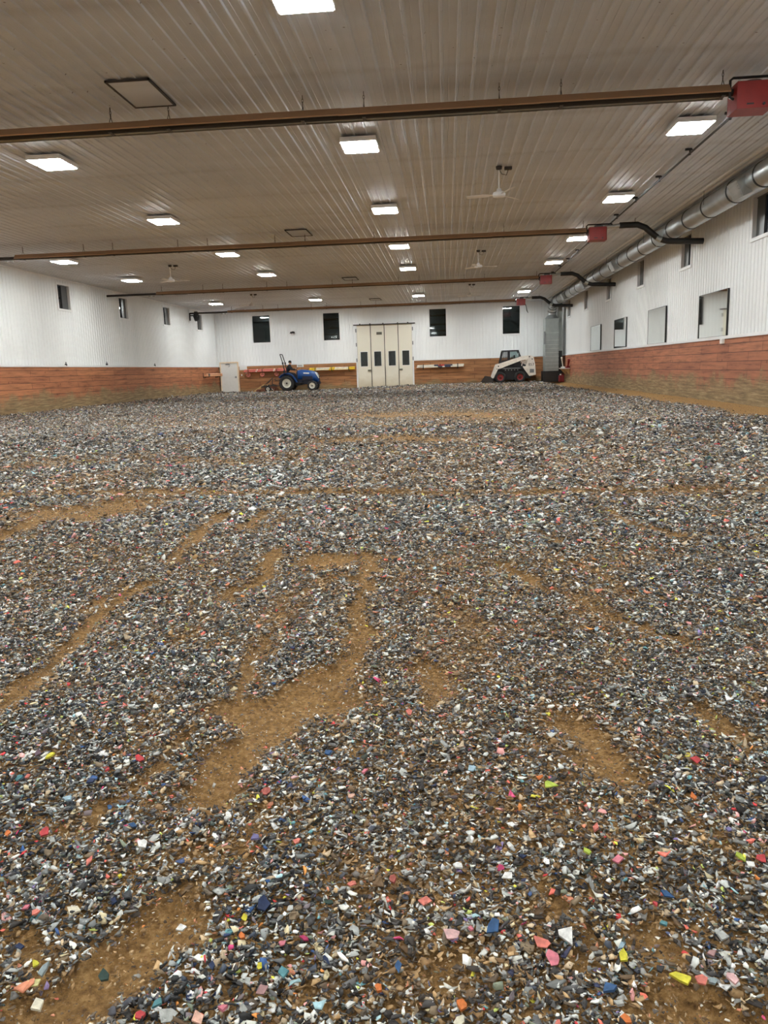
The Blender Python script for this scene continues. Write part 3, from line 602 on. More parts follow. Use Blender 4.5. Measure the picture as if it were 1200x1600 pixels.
# outside darkness is a dark sheet added behind each pane
wn = 0
def window(P, u0, u1, z0, z1, side, sash=True):
    global wn; wn += 1
    def bx(mb, a, b_, mi=0): mb.box(P(*a), P(*b_), mi)
    mb = MB(); t = .085
    for a, b_ in (((u0-t,z0-t,-.03),(u0,z1+t,.13)), ((u1,z0-t,-.03),(u1+t,z1+t,.13)), ((u0,z1,-.03),(u1,z1+t,.13)), ((u0-t*1.3,z0-t,-.045),(u1+t*1.3,z0,.13))): bx(mb, a, b_)
    fr = struct(mb.build('window_%d' % wn, 'white_metal'))
    fr['label'] = side
    g = MB(); bx(g, (u0,z0,.10),(u1,z1,.112)); g.build('window_pane', 'glass', fr)
    g = MB(); bx(g, (u0-.05,z0-.05,.35),(u1+.05,z1+.05,.37)); g.build('night_cover', 'night', fr)
    if sash:
        g = MB(); um = (u0+u1)/2
        bx(g, (um-.025,z0,.06),(um+.025,z1,.10)); bx(g, (u0,z0,.06),(u1,z0+.03,.10)); bx(g, (u0,z1-.03,.06),(u1,z1,.10)); g.build('sash_bar', 'sash_grey', fr)
        g = MB()
        bx(g, (um+.02,z0+.03,.075),(u1,z1-.03,.08)); g.build('insect_screen', 'sash_grey', fr)
PR = lambda u,z,q: (XR+q,u,z); PL = lambda u,z,q: (XL-q,u,z); PF = lambda u,z,q: (u,YF+q,z)
for k, y in enumerate(WY): window(PR, y-WW, y+WW, *WZ, 'small sliding window high in the right wall, number %d from the camera' % (k+1))
for k, y in enumerate(WY[1:]): window(PL, y-WW, y+WW, *WZ, 'small sliding window high in the left wall, ' + ('just out of frame' if k == 0 else ('nearest','second nearest','second farthest','farthest, behind the black fan')[k-1]))
for k, (a, b_) in enumerate(FW): window(PF, a, b_, *FZ, 'tall dark window in the far wall, ' + ('right of the white door','left of the folding door','right of the folding door','above the skid-steer loader')[k], False)

# man door
d = MB()
for a, b_ in (((-15.93,YF-.07,0),(-15.86,YF+.05,2.12)), ((-14.67,YF-.07,0),(-14.58,YF+.05,2.12)), ((-15.86,YF-.07,2.05),(-14.67,YF+.05,2.13))): d.box(a, b_)
dr = struct(d.build('door_1', 'peach')); dr['label'] = 'white door in the far wall near the left corner'
g = MB(); g.box((-15.86,YF+.0,.03),(-14.67,YF+.05,2.05)); lf = g.build('door_leaf', 'white_plastic', dr)
g = MB(); g.box((-14.86,YF-.03,1.0),(-14.78,YF,1.14)); g.tube([(-14.82,YF-.03,1.07),(-14.82,YF-.08,1.07),(-14.92,YF-.08,1.07)], .012, 8); g.build('door_handle', 'grey', lf)
g = MB(); g.box((-15.5,YF-.06,1.93),(-15.2,YF,2.0)); g.tube([(-15.25,YF-.05,1.96),(-15.15,YF-.16,1.9),(-15.3,YF-.03,1.78)], .014, 6); g.build('door_closer', 'grey', lf)
g = MB(); g.box((-15.86,YF-.02,0),(-14.67,YF+.05,.04)); g.build('threshold', 'grey', dr)
# big folding door
d = MB(); zb = .05; zt = 4.33
d.box((-6.24,YF-.10,0),(-6.14,YF+.05,zt+.07)); d.box((-2.34,YF-.10,0),(-2.24,YF+.05,zt+.07)); d.box((-6.24,YF-.12,zt),(-2.24,YF+.05,zt+.14))
dr = struct(d.build('door_2', 'white_metal')); dr['label'] = 'tall cream four-leaf folding door in the far wall'
pw = (6.14-2.34)/4
for k in range(4):
    x0 = -6.14+k*pw; off = .0
    cx = x0+pw/2 + (-.02 if k < 2 else .02); ww, z0, z1 = .24, 1.52, 2.5
    g = MB(); ya, yb = YF-.045, YF+.02
    for a, b_ in (((x0+.012,zb),(cx-ww,zt-.04)), ((cx+ww,zb),(x0+pw-.012,zt-.04)), ((cx-ww,zb),(cx+ww,z0)), ((cx-ww,z1),(cx+ww,zt-.04))): g.box((a[0],ya,a[1]),(b_[0],yb,b_[1]))
    lf = g.build('door_leaf', 'cream_door', dr)
    g = MB(); g.box((cx-ww,YF-.02,z0),(cx+ww,YF-.01,z1)); pn = g.build('leaf_pane', 'glass', lf)
    g = MB(); g.box((cx-ww,YF+.012,z0),(cx+ww,YF+.03,z1)); g.build('pane_backing', 'night', lf)
    g = MB()
    for a, b_ in (((cx-ww-.03,z0-.03),(cx-ww,z1+.03)), ((cx+ww,z0-.03),(cx+ww+.03,z1+.03)), ((cx-ww,z0-.03),(cx+ww,z0)), ((cx-ww,z1),(cx+ww,z1+.03))): g.box((a[0],YF-.06,a[1]),(b_[0],YF-.044,b_[1]))
    g.build('pane_frame', 'white_plastic', lf)
    if k in (0, 3):
        hx = x0+pw-.15 if k == 0 else x0+.15
        g = MB(); g.bbox((hx-.11,YF-.1,1.17),(hx+.11,YF-.045,1.29), .015); g.tube([(hx-.06,YF-.1,1.23),(hx-.06,YF-.14,1.23),(hx+.06,YF-.14,1.23),(hx+.06,YF-.1,1.23)], .012, 6); g.build('pull_handle', 'plaque', lf)
        ex = -6.19 if k == 0 else -2.29
        for hz_ in (1.95, 3.0, 3.95):
            g = MB(); g.box((ex-.035,YF-.135,hz_-.12),(ex+.035,YF-.1,hz_+.12)); g.tube([(ex,YF-.14,hz_-.12),(ex,YF-.14,hz_+.12)], .02, 8); g.build('strap_hinge', 'grey', lf)
    if k < 3:
        g = MB(); g.box((x0+pw-.022,YF-.062,zb),(x0+pw+.022,YF-.03,zt)); g.build('edge_seal', 'gap', dr)
g = MB(); g.box((-6.35,YF-.19,zt-.05),(-2.1,YF-.13,zt+.02))
for x in (-5.9,-5.2,-4.3,-3.3,-2.6): g.box((x-.04,YF-.17,zt-.02),(x+.04,YF-.11,zt+.07))
g.build('door_track', 'steel_dark', dr)
g = MB(); g.box((-4.78,YF-.07,3.63),(-4.40,YF-.046,3.81), 0)
for z in (3.68, 3.725, 3.765): g.box((-4.75,YF-.074,z-.008),(-4.43,YF-.07,z+.008), 1)
g.build('door_plaque', ['plaque', 'ink'], dr)

# ------------------------------------------------------------------ ceiling lights
def fixture(on=True):
    root = empty('ceiling_light')
    g = MB(); g.bbox((-.33,-.38,.03),(.33,.38,.075), .01); g.box((-.12,-.07,.075),(.12,.07,.12))
    for a, b_ in (((-.33,-.38,-.012),(.33,-.355,.03)), ((-.33,.355,-.012),(.33,.38,.03)), ((-.33,-.355,-.012),(-.305,.355,.03)), ((.305,-.355,-.012),(.33,.355,.03)), ((-.305,-.03,-.006),(.305,.03,.03))): g.box(a, b_)
    g.build('housing', 'white_metal', root)
    for s in (-1, 1):
        g = MB(); g.box((-.304,min(s*.035,s*.352),-.026),(.304,max(s*.035,s*.352),.028)); g.build('lens', 'lamp' if on else 'lamp_off', root)
    return root
proto = fixture()
cols = [(-13.3,'far-left'),(-7.45,'left-hand'),(-1.53,'centre'),(4.4,'right-hand')]
rows = [-2.9,3.1,9.25,15.12,21.0,27.1,33.0,45.15,50.75]
ordn = ['','','nearest','second','third','fourth','fifth','sixth','farthest']
first = True
for cx, cn in cols:
    vis = [r for r in rows if {'far-left':27,'left-hand':14,'centre':9,'right-hand':14}[cn] <= r]
    for r in rows:
        o = proto if first else copy_tree(proto); first = False
        o.location = (cx, r, H-.125)
        if r in vis:
            k = vis.index(r); word = 'farthest' if k == len(vis)-1 else ['nearest','second nearest','third nearest','fourth nearest','fifth nearest','sixth nearest'][k]
            lab = 'lit panel light, %s of the %s row' % (word, cn)
        else:
            lab = 'lit panel light of the %s row, out of view' % cn
        tag(o, lab, 'ceiling light', 'lit panel lights on the ceiling')
off = fixture(False)
for i, ((cx, cn)) in enumerate(cols):
    o = off if i == 0 else copy_tree(off); o.location = (cx, 39.0, H-.125)
    tag(o, 'unlit panel light in the %s row, between its fifth and sixth lit ones' % cn if cn != 'far-left' else 'unlit panel light in the far-left row on the ceiling', 'ceiling light', 'unlit panel lights on the ceiling')

# ------------------------------------------------------------------ radiant tube heaters
def chain(P0, P1):
    g = MB(); P0 = Vector(P0); P1 = Vector(P1); n = max(3, int((P0-P1).length/.045))
    for k in range(n):
        c = P0.lerp(P1, (k+.5)/n); h_ = (P0-P1).length/n*.62; w_ = .012
        ring = [(c.x+(w_*math.cos(a) if k % 2 else 0), c.y+(0 if k % 2 else w_*math.cos(a)), c.z+h_*math.sin(a)) for a in [6.283*j/8 for j in range(9)]]
        g.tube(ring, .0045, 5, caps=False)
    return g
def heater(Y, label, xs_chain, xl=-13.55, left_tube=True):
    root = empty('radiant_tube_heater', (0, Y, 0))
    zt_, zb_ = 5.20, 5.07
    k = 0; x = xl
    while x < 4.15:                       # reflector sections, lapped
        x2 = min(4.2, x+3.0); dz = .004*(k % 2)
        prof = [(-.175,zb_+dz),(-.185,zb_+.015+dz),(-.085,zt_+dz),(.085,zt_+dz),(.185,zb_+.015+dz),(.175,zb_+dz)]
        inn = [(p[0]*.96, p[1]-(.006 if abs(p[0])<.1 else 0)) for p in prof]
        g = MB(); n = len(prof)
        V = [(x-.03,p[0],p[1]) for p in prof]+[(x2,p[0],p[1]) for p in prof]; g.add(V, [(i,i+1,n+i+1,n+i) for i in range(n-1)], 0)
        V = [(x-.03,p[0],p[1]) for p in inn]+[(x2,p[0],p[1]) for p in inn]; g.add(V, [(i,i+1,n+i+1,n+i) for i in range(n-1)], 1)
        g.build('reflector', ['reflector', 'reflector_in'], root); x = x2; k += 1
    xe = XL+.06 if left_tube else xl
    g = MB(); g.tube([(xe,0,5.11),(4.28,0,5.11)], .05, 12); g.build('heat_tube', 'tube', root)
    g = MB()
    for x in xs_chain: g.box((x-.025,-.1,5.05),(x+.025,.1,5.06)); g.tube([(x,-.07,5.21),(x,0,5.30),(x,.07,5.21)], .006, 5)
    g.build('hanger', 'chain', root)
    for x in xs_chain: chain((x,0,H-.005),(x,0,5.29)).build('hanging_chain', 'chain', root)
    g = MB(); g.prism([(4.28,-.2),(4.76,-.2),(4.80,-.14),(4.80,.2),(4.28,.2)][::-1], 'z', 4.83, 5.20)
    bxo = g.build('burner_box', 'red', root)
    g = MB(); g.lathe([(.0,-.03),(.13,-.03),(.13,.10),(.0,.10)], (4.60,.12,5.18), 'z', 16); g.build('blower_housing', 'grey', bxo)
    g = MB(); g.box((4.42,-.206,4.88),(4.52,-.2,4.90)); g.tube([(4.66,-.2,4.88),(4.66,-.22,4.88)], .02, 10); g.build('burner_switch', 'black', bxo)
    g = MB(); g.tube([(4.97,.9,5.33),(4.97,.9,5.30),(4.97,.0,5.29),(4.90,-.06,5.29),(4.26,-.06,5.29),(4.22,-.06,5.26),(4.22,-.06,5.03),(4.28,-.06,5.0)], .02, 8); g.build('gas_hose', 'blackpipe', root)
    g = MB(); g.tube([(4.78,.05,5.22),(5.2,.05,5.25)], .055, 12, 0); g.tube([(5.2,.05,5.25),(5.72,.05,5.25),(5.95,.05,5.16),(6.35,.05,4.82),(6.6,.05,4.745),(7.64,.05,4.70)], .088, 14, 1)
    g.tube([(6.28,.05,4.86),(6.42,.05,4.79)], .093, 14, 0); g.build('exhaust_flue', ['galv', 'flue'], root)
    g = MB()
    for x in (5.73, 4.9): chain((x,.05,H-.005),(x,.05,5.3)).v; 
    g = chain((5.65,.05,H-.005),(5.65,.05,5.33)); g.build('flue_chain', 'chain', root)
    if left_tube:
        g = MB()
        for x in (xl-.25, xl-.45): g.tube([(x,0,5.02),(x+.10,0,5.02)], .03, 8)
        g.tube([(xl-.6,0,5.11),(xl-.6,0,5.2)], .008, 6); g.build('tube_clamp', 'galv', root)
    return tag(root, label, 'heater', 'radiant tube heaters under the ceiling')
xc_ = [-13.35,-11.35,-10.4,-8.3,-7.35,-5.22,-4.28,-2.15,-1.2,.86,1.78,4.13]
heater(12.68, 'long brown tube heater nearest the camera, its red burner box cut by the right edge', xc_)
heater(24.5, 'second brown tube heater from the camera, black flue bending to the right wall', xc_)
heater(36.6, 'third brown tube heater from the camera, spanning the hall under the ceiling', xc_)
h4 = heater(48.6, 'farthest brown tube heater, just before the far wall', xc_)
g = MB(); g.tube([(4.8,0,4.9),(4.86,0,4.75),(4.9,0,4.5),(4.98,0,4.36)], [.03,.02,.03,.015], 8); g.build('loose_hose', 'black', h4)

# gas main on the ceiling
root = empty('gas_pipe', (4.97, 0, 5.35))
g = MB(); g.tube([(0,YB,0),(0,50.4,0)], .022, 10); g.build('pipe_run', 'blackpipe', root)
for k in range(18):
    y = 12.53+k*2.26-2.26*4
    g = MB(); g.box((-.09,y-.025,.06),(.09,y+.025,.10)); g.box((-.012,y-.012,0),(.012,y+.012,.08)); g.tube([(-.025,y,-.015),(0,y,-.03),(.025,y,-.015)], .008, 6); g.build('pipe_bracket', 'blackpipe', root)
tag(root, 'thin black gas pipe running along the ceiling past the red burner boxes', 'pipe')

# ------------------------------------------------------------------ spiral duct and plenum
dx, dz, R = 6.88, 5.12, .27
root = empty('ventilation_duct', (dx, 0, dz))
g = MB(); g.tube([(0,YB,0),(0,51.3,0)], R, 32); g.build('duct_run', 'galv', root)
y = -5.2; bn = 0
while y < 51:
    g = MB(); g.lathe([(R,-.03),(R+.012,-.03),(R+.012,.03),(R,.03)], (0,y,0), 'y', 32, 0, False); g.build('duct_band', 'band', root); y += 1.62 if bn % 4 != 3 else 1.83; bn += 1
for y in (5.4, 12.1, 18.85, 25.45, 32.1, 38.85, 45.3, 50.4):
    g = MB(); th = math.radians(206)
    c_, s_ = math.cos(th), math.sin(th)
    def Q(a, b_, yy): return (a*c_-b_*s_, yy, a*s_+b_*c_)
    V = [Q(a,b_,yy) for yy in (y-.30,y+.30) for a,b_ in ((R-.08,-.19),(R+.14,-.19),(R+.14,.19),(R-.08,.19))]
    g.add(V, [(0,1,2,3),(7,6,5,4),(0,4,5,1),(1,5,6,2),(2,6,7,3),(3,7,4,0)])
    b1 = g.build('air_outlet', 'galv', root)
    g = MB()
    for k in range(5):
        o_ = -.13+k*.065; V = [Q(a,b_,yy) for yy in (y-.26,y+.26) for a,b_ in ((R+.14,o_-.012),(R+.152,o_-.012),(R+.152,o_+.012),(R+.14,o_+.012))]
        g.add(V, [(0,1,2,3),(7,6,5,4),(0,4,5,1),(1,5,6,2),(2,6,7,3),(3,7,4,0)])
    g.build('outlet_louvre', 'galv', b1)
el = [(0,51.3,0)] + [(-.03*(1-math.cos(a)), 51.3+.72*math.sin(a), -.72*(1-math.cos(a))) for a in [math.radians(t) for t in (12,24,36,48,60,72,84,90)]]
g = MB(); g.tube(el, R, 32); e = g.build('duct_elbow', 'galv', root)
for i_ in (2,4,6,8):
    p = Vector(el[i_]); q_ = Vector(el[i_-1]); t_ = (p-q_).normalized()*.02
    g = MB(); g.tube([p-t_, p+t_], R+.012, 32); g.build('elbow_seam', 'band', e)
for k in range(8):
    y = 3+k*6.1; g = MB(); g.tube([(-R-.01,y,0),(-R-.01,y,H-dz)], .005, 5); g.tube([(R+.01,y,0),(R+.01,y,H-dz)], .005, 5); g.build('duct_hanger', 'chain', root)
tag(root, 'long galvanized round air duct along the top of the right wall', 'duct')
px0, px1, py0, py1 = 6.38, 7.24, 51.55, 52.75
root = empty('air_handler', (6.81, 52.1, 0))
def L(p): return (p[0]-6.81, p[1]-52.1, p[2])
g = MB(); g.bbox(L((px0,py0,.82)), L((px1,py1,4.15)), .01); pl = g.build('plenum_box', 'galv_matte', root)
for z in (1.05,1.28,1.52,1.76,2.0,2.26,2.5,2.78,3.25):
    g = MB(); g.box(L((px0-.012,py0-.014,z-.014)), L((px1+.012,py0+.002,z+.014))); g.build('seam_rib', 'galv', pl)
ring = [(px0,py0),(px1,py0),(px1,py1),(px0,py1)]; n = 24; V = []; 
for j in range(n):
    a = 2*math.pi*j/n - 3*math.pi/4; c_, s_ = math.cos(a), math.sin(a); m_ = max(abs(c_),abs(s_))
    V.append(L((6.81+c_/m_*.43, 52.15+s_/m_*.6, 4.15)))
for j in range(n):
    a = 2*math.pi*j/n - 3*math.pi/4; V.append(L((6.85+math.cos(a)*R, 52.02+math.sin(a)*R, 4.40)))
g = MB(); g.add(V, [(j,(j+1)%n,n+(j+1)%n,n+j) for j in range(n)]); g.build('transition_hood', 'galv', root)
g = MB(); g.tube([L((6.85,52.02,4.38)),L((6.85,52.02,4.46))], R+.015, 28); g.build('hood_collar', 'galv', root)
g = MB(); g.bbox(L((6.28,51.6,.12)), L((7.5,52.85,.82)), .02); fb = g.build('furnace_base', 'black', root)
g = MB()
for k in range(5): g.box(L((6.4,51.585,.22+k*.11)), L((7.1,51.6,.26+k*.11)))
g.build('base_grille', 'steel_dark', fb)
g = MB(); g.box(L((7.27,51.9,.82)), L((7.52,52.6,2.1))); g.build('corner_shade_dark', 'band', root)  # dark box stands in for the shadow in the corner beside the plenum
g = MB(); g.box(L((7.26,51.9,2.1)), L((7.5,52.6,H-.05))); g.build('corner_shade_grey', 'galv_matte', root)  # grey box above it stands in for the shaded upper wall
g = MB(); g.bbox(L((6.30,51.5,2.55)), L((6.37,51.8,3.35)), .01); g.build('control_panel', 'grey', root)
tag(root, 'tall galvanized air handler box on a black base in the far right corner', 'air handler')

# ------------------------------------------------------------------ ceiling fans and hatches
def ceiling_fan(rot):
    root = empty('ceiling_fan')
    g = MB(); g.lathe([(0,0),(.07,0),(.06,-.06),(.0,-.08)], (0,0,0), 'z', 16); g.build('ceiling_mount', 'steel_dark', root)
    g = MB(); g.tube([(0,0,-.05),(0,0,-.48)], .014, 8); g.build('down_rod', 'white_metal', root)
    g = MB(); g.lathe([(0,-.44),(.05,-.45),(.06,-.5),(.12,-.52),(.14,-.56),(.13,-.61),(.05,-.63),(0,-.63)], (0,0,0), 'z', 20); g.build('motor', 'white_metal', root)
    g = MB(); g.bbox((.12,.02,-.06),(.28,.12,0), .01); g.tube([(.2,.05,-.06),(.16,.04,-.17),(.06,.02,-.15),(.02,0,-.08)], .008, 6); g.build('junction_box', 'steel_dark', root)
    for k in range(3):
        a = rot+k*2*math.pi/3; c_, s_ = math.cos(a), math.sin(a); g = MB()
        pts = [(.12,-.02),(.2,-.025),(.24,-.06),(.68,-.065),(.70,-.02),(.69,.05),(.24,.05),(.2,.02),(.12,.015)]
        V = []
        for dz_ in (0,.006): V += [(p[0]*c_-p[1]*s_, p[0]*s_+p[1]*c_, -.575+p[1]*.25+dz_) for p in pts]
        n = len(pts); g.add(V, [tuple(range(n))[::-1], tuple(range(n,2*n))]+[(i,(i+1)%n,n+(i+1)%n,n+i) for i in range(n)]); g.build('fan_blade', 'white_metal', root)
    return root
for (x, y, r_, lab) in ((1.18,17.58,.9,'white three-blade ceiling fan right of centre, nearest the camera'),(1.22,29.5,.2,'white three-blade ceiling fan between the second and third heaters, right of centre'),
        (1.25,41.1,.6,'farthest small white ceiling fan, right of the centre lights'),(-10.45,29.75,.4,'white ceiling fan on the left side, between the second and third heaters'),(-10.3,41.6,1.1,'farthest left ceiling fan, beyond the third heater')):
    o = ceiling_fan(r_); o.location = (x, y, H-.022); tag(o, lab, 'ceiling fan', 'ceiling fans')
def hatch(x, y, lab):
    root = empty('ceiling_hatch', (x, y, H-.022))
    g = MB(); a = .33; b_ = .56
    for p, q_ in (((-a,-b_),(a,-b_+.03)),((-a,b_-.03),(a,b_)),((-a,-b_),(-a+.03,b_)),((a-.03,-b_),(a,b_))): g.box((p[0],p[1],-.028),(q_[0],q_[1],0))
    g.build('hatch_frame', 'steel_dark', root)
    g = MB(); g.box((-a+.03,-b_+.03,-.018),(a-.03,b_-.03,0)); g.build('hatch_panel', 'ceiling', root)
    tag(root, lab, 'hatch', 'ceiling hatches')
hatch(-4.47,12.1,'large rectangular ceiling hatch at upper left, just before the nearest heater')
hatch(-4.4,24.3-.1,'flat ceiling hatch just before the second heater')
hatch(-4.35,36.6-.1,'flat ceiling hatch beside the third heater')
hatch(-4.2,47.5,'farthest flat ceiling hatch, beyond the third heater')

# ------------------------------------------------------------------ mirrors on the right wall
for i, (y0, y1, lab) in enumerate(((22.38,24.82,'nearest wall mirror, reflecting the far windows and folding door'),(28.45,30.85,'second nearest mirror on the right wall, showing plain white wall'),
        (34.5,36.9,'third nearest mirror on the right wall, with a dark window in its top corner'),(40.1,42.75,'farthest mirror on the right wall, showing plain white wall'))):
    root = empty('wall_mirror', (XR, (y0+y1)/2, 1.87)); hw = (y1-y0)/2; z1 = 1.27
    g = MB()
    for a, b_ in (((-hw,0),(-hw+.014,z1)),((hw-.014,0),(hw,z1)),((-hw,0),(hw,.014)),((-hw,z1-.014),(hw,z1))): g.box((-.075,a[0],a[1]),(-.022,b_[0],b_[1]))
    g.build('mirror_frame', 'black', root)
    g = MB(); g.box((-.012,-hw+.012,.012-z1/2),(.0,hw-.012,z1/2-.012)); mg = g.build('mirror_glass', 'mirror', root, (-.056,0,z1/2)); mg.rotation_euler = (0, (-.007,0,0,0)[i], (-.0085,0,-.009,0)[i])
    tag(root, lab, 'mirror', 'mirrors on the right wall')

# ------------------------------------------------------------------ small wall fittings
g = MB(); g.bbox((XR-.14,22.5,1.66),(XR-.05,22.66,1.80), .015); tag(g.build('junction_box', 'white_plastic'), 'small white box on the right kick wall under the nearest mirror', 'junction box')
for y, z, lab in ((31.9,1.86,'tiny black clip on the left ledge below the nearest window'),(35.9,1.90,'small black peg on the left ledge, second from the camera'),(42.0,1.86,'tiny black clip on the left ledge, farthest of three')):
    g = MB(); g.box((XL+.02,y-.04,z-.02),(XL+.09,y+.04,z+.06)); g.tube([(XL+.06,y,z+.05),(XL+.06,y,z+.14)], .02, 8); tag(g.build('ledge_clip', 'black'), lab, 'clip', 'black clips on the left ledge')
root = empty('wall_fan', (XL+.02, 48.7, 4.93))
g = MB(); g.box((0,-.1,-.25),(.03,.1,.2)); g.tube([(.02,0,.05),(.3,0,.05)], .035, 10); g.build('wall_bracket', 'black', root)
g = MB()
for r_ in (.06,.12,.18,.24,.28):
    g.tube([(.5,r_*math.cos(a),r_*math.sin(a)) for a in [6.2832*j/20 for j in range(21)]], .006, 5, caps=False)
    g.tube([(.34,r_*math.cos(a),r_*math.sin(a)) for a in [6.2832*j/20 for j in range(21)]], .006, 5, caps=False)
for j in range(16):
    a = 6.2832*j/16; c_, s_ = math.cos(a), math.sin(a); g.tube([(.34,.05*c_,.05*s_),(.36,.28*c_,.28*s_),(.48,.28*c_,.28*s_),(.5,.05*c_,.05*s_)], .006, 5)
g.lathe([(.27,.33),(.30,.34),(.30,.49),(.27,.50),(.27,.33)], (0,0,0), 'x', 24)
g.build('fan_cage', 'black', root)
g = MB()
for k in range(3):
    a = k*2.0944; g.add([(.40,.04*math.cos(a-.5),.04*math.sin(a-.5)),(.40,.25*math.cos(a-.35),.25*math.sin(a-.35)),(.45,.25*math.cos(a+.35),.25*math.sin(a+.35)),(.45,.04*math.cos(a+.5),.04*math.sin(a+.5)),
      (.41,.04*math.cos(a-.5),.04*math.sin(a-.5)),(.41,.25*math.cos(a-.35),.25*math.sin(a-.35)),(.46,.25*math.cos(a+.35),.25*math.sin(a+.35)),(.46,.04*math.cos(a+.5),.04*math.sin(a+.5))], [(0,1,2,3),(7,6,5,4),(0,4,5,1),(1,5,6,2),(2,6,7,3),(3,7,4,0)])
g.build('fan_blades', 'black', root)
g = MB(); g.tube([(.25,0,0),(.42,0,0)], .09, 14); g.build('fan_motor', 'black', root)
tag(root, 'black caged fan mounted high on the left wall near the far corner', 'fan')
root = empty('flood_light', (-10.6, YF-.02, 3.98))
g = MB(); g.bbox((-.06,-.08,-.05),(.06,0,.08), .01); g.build('mount_box', 'black', root)
for s in (-1, 1):
    g = MB(); g.tube([(s*.05,-.05,0),(s*.11,-.11,-.02)], .015, 8, 0); g.tube([(s*.10,-.09,.04),(s*.12,-.17,-.09)], [.045,.075], 12, 0); g.tube([(s*.121,-.172,-.094),(s*.124,-.182,-.11)], .06, 12, 1); g.build('lamp_head', ['black', 'white_plastic'], root)
tag(root, 'small black twin-headed lamp on the far wall between two windows', 'lamp')
g = MB(); g.box((-10.42,YF-.075,1.62),(-9.95,YF-.05,1.79), 0)
for z, x1 in ((1.75,-10.05),(1.72,-10.0),(1.69,-10.08),(1.65,-10.0)): g.box((-10.37,YF-.078,z-.008),(x1,YF-.074,z+.008), 1)
tag(g.build('paper_notice', ['paper', 'ink']), 'small white paper notice on the far kick wall behind the tractor', 'notice')
g = MB(); g.box((-14.5,YF-.11,1.54),(-13.98,YF-.062,1.80)); g.box((-14.08,YF-.11,1.30),(-13.99,YF-.062,1.54)); tag(g.build('notice_board', 'white_plastic'), 'blank white board beside the white door', 'board')
g = MB(); g.bbox((-14.42,YF-.09,1.14),(-14.34,YF-.06,1.26), .008); g.box((-14.39,YF-.1,1.18),(-14.37,YF-.09,1.22)); tag(g.build('light_switch', 'white_plastic'), 'light switch on the wood right of the white door', 'switch')

# ------------------------------------------------------------------ jump poles on wall racks
def pole(c, bands, axis, mats_, lab, grp, half):
    g = MB(); r_ = .05
    for a, b_, mi in bands:
        p = (a*half,0,0) if axis == 'x' else (0,a*half,0); q_ = (b_*half,0,0) if axis == 'x' else (0,b_*half,0)
        g.tube([p, q_], r_, 12, mi)
    o = g.build('jump_pole', mats_); o.location = c; return tag(o, lab, 'pole', grp)
def arm(c, axis, hook, mname, lab, grp):   # bracket reaching out from the wall; c is the wall point under the poles
    root = empty('pole_bracket', c); g = MB()
    f = (lambda x,y,z: (x,y,z)) if axis == 'x' else (lambda x,y,z: (-y,x,z))
    def bx(a, b_): g.box(f(*a), f(*b_))
    bx((-.03,-.01,-.35 if hook else -.1),(.03,.012,.25)); bx((-.03,-.36,-.04),(.03,0,0)); bx((-.03,-.36,0),(.03,-.33,.2))
    g.build('support_arm', mname, root)
    g = MB()
    if hook:
        g.tube([f(.12*math.sin(a), -.36, -.17-.12*math.cos(a)) for a in [math.radians(t) for t in range(-135,136,18)]], .028, 8); g.tube([f(0,-.345,-.04),f(0,-.36,-.29)], .012, 6); g.build('curved_hook', 'pole_pink', root)
    else:
        g.tube([f(0,-.02,-.10),f(0,-.2,-.035)], .016, 8); g.build('brace', mname, root)
    return tag(root, lab, 'bracket', grp)
B3 = [(-1,-.72,1),(-.72,-.12,0),(-.12,.12,1),(.12,.72,0),(.72,1,1)]
def rack(cx, half, z, B, mats4, names, place, grp):
    for i, (dy, dz_) in enumerate(((-.28,0),(-.28,.1),(-.17,0),(-.17,.1))):
        pole((cx+(0 if i != 1 else .06), YF-.06+dy+.0, z+.05+dz_), B[i], 'x', mats4[i], '%s, %s' % (names[i], place), grp, half-(.04 if i % 2 else 0))
pk = [(-1,-.45,0),(-.45,-.4,1),(-.4,.35,0),(.35,.42,1),(.42,1,0)]
rack(-12.6, 1.55, 1.37, [pk]*4, [['pole_pink','pole_white']]*4, ['lower front pink-red pole','upper front pink-red pole','lower back pink-red pole','upper back pink-red pole'], 'rack left of the tractor', 'pink-red jump poles on the rack behind the tractor')
rack(-7.95, 1.6, 1.33, [B3]*4, [['pole_cream','pole_yellow'],['pole_white','pole_yellow'],['pole_cream','pole_yellow'],['pole_white','pole_yellow']], ['lower front cream and yellow pole','upper front white and yellow pole','lower back cream and yellow pole','upper back white and yellow pole'], 'rack between tractor and folding door', 'yellow-ended jump poles on the rack left of the folding door')
rb = [(-1,-.3,0),(-.3,-.1,2),(-.1,.15,1),(.15,.5,2),(.5,1,0)]; rc = [(-1,-.1,0),(-.1,.1,2),(.1,.2,0),(.2,.45,2),(.45,1,0)]
rack(-.45, 1.6, 1.28, [rc,rb,rc,rb], [['pole_white','pole_violet','pole_navy'],['pole_white','pole_red','pole_navy']]*2, ['lower front white and navy pole','upper front white pole with navy and red bands','lower back white and navy pole','upper back white pole with navy and red bands'], 'rack right of folding door', 'white jump poles on the rack right of the folding door')
for i, x in enumerate((-13.82,-12.83,-11.81)): arm((x,YF-.06,1.37), 'x', True, 'rust', ['leftmost pink rack hook under the pink-red poles','middle pink rack hook under the pink-red poles','pink rack hook under the pink-red poles, nearest the tractor wheel'][i], 'hooked brackets under the pink-red poles')
for i, x in enumerate((-9.1,-7.95,-6.75)): arm((x,YF-.06,1.33), 'x', False, 'olive', ['left olive bracket under the yellow-ended poles, behind the tractor nose','middle olive bracket under the yellow-ended poles','right olive bracket under the yellow-ended poles, beside the folding door'][i], 'brackets under the yellow-ended poles')
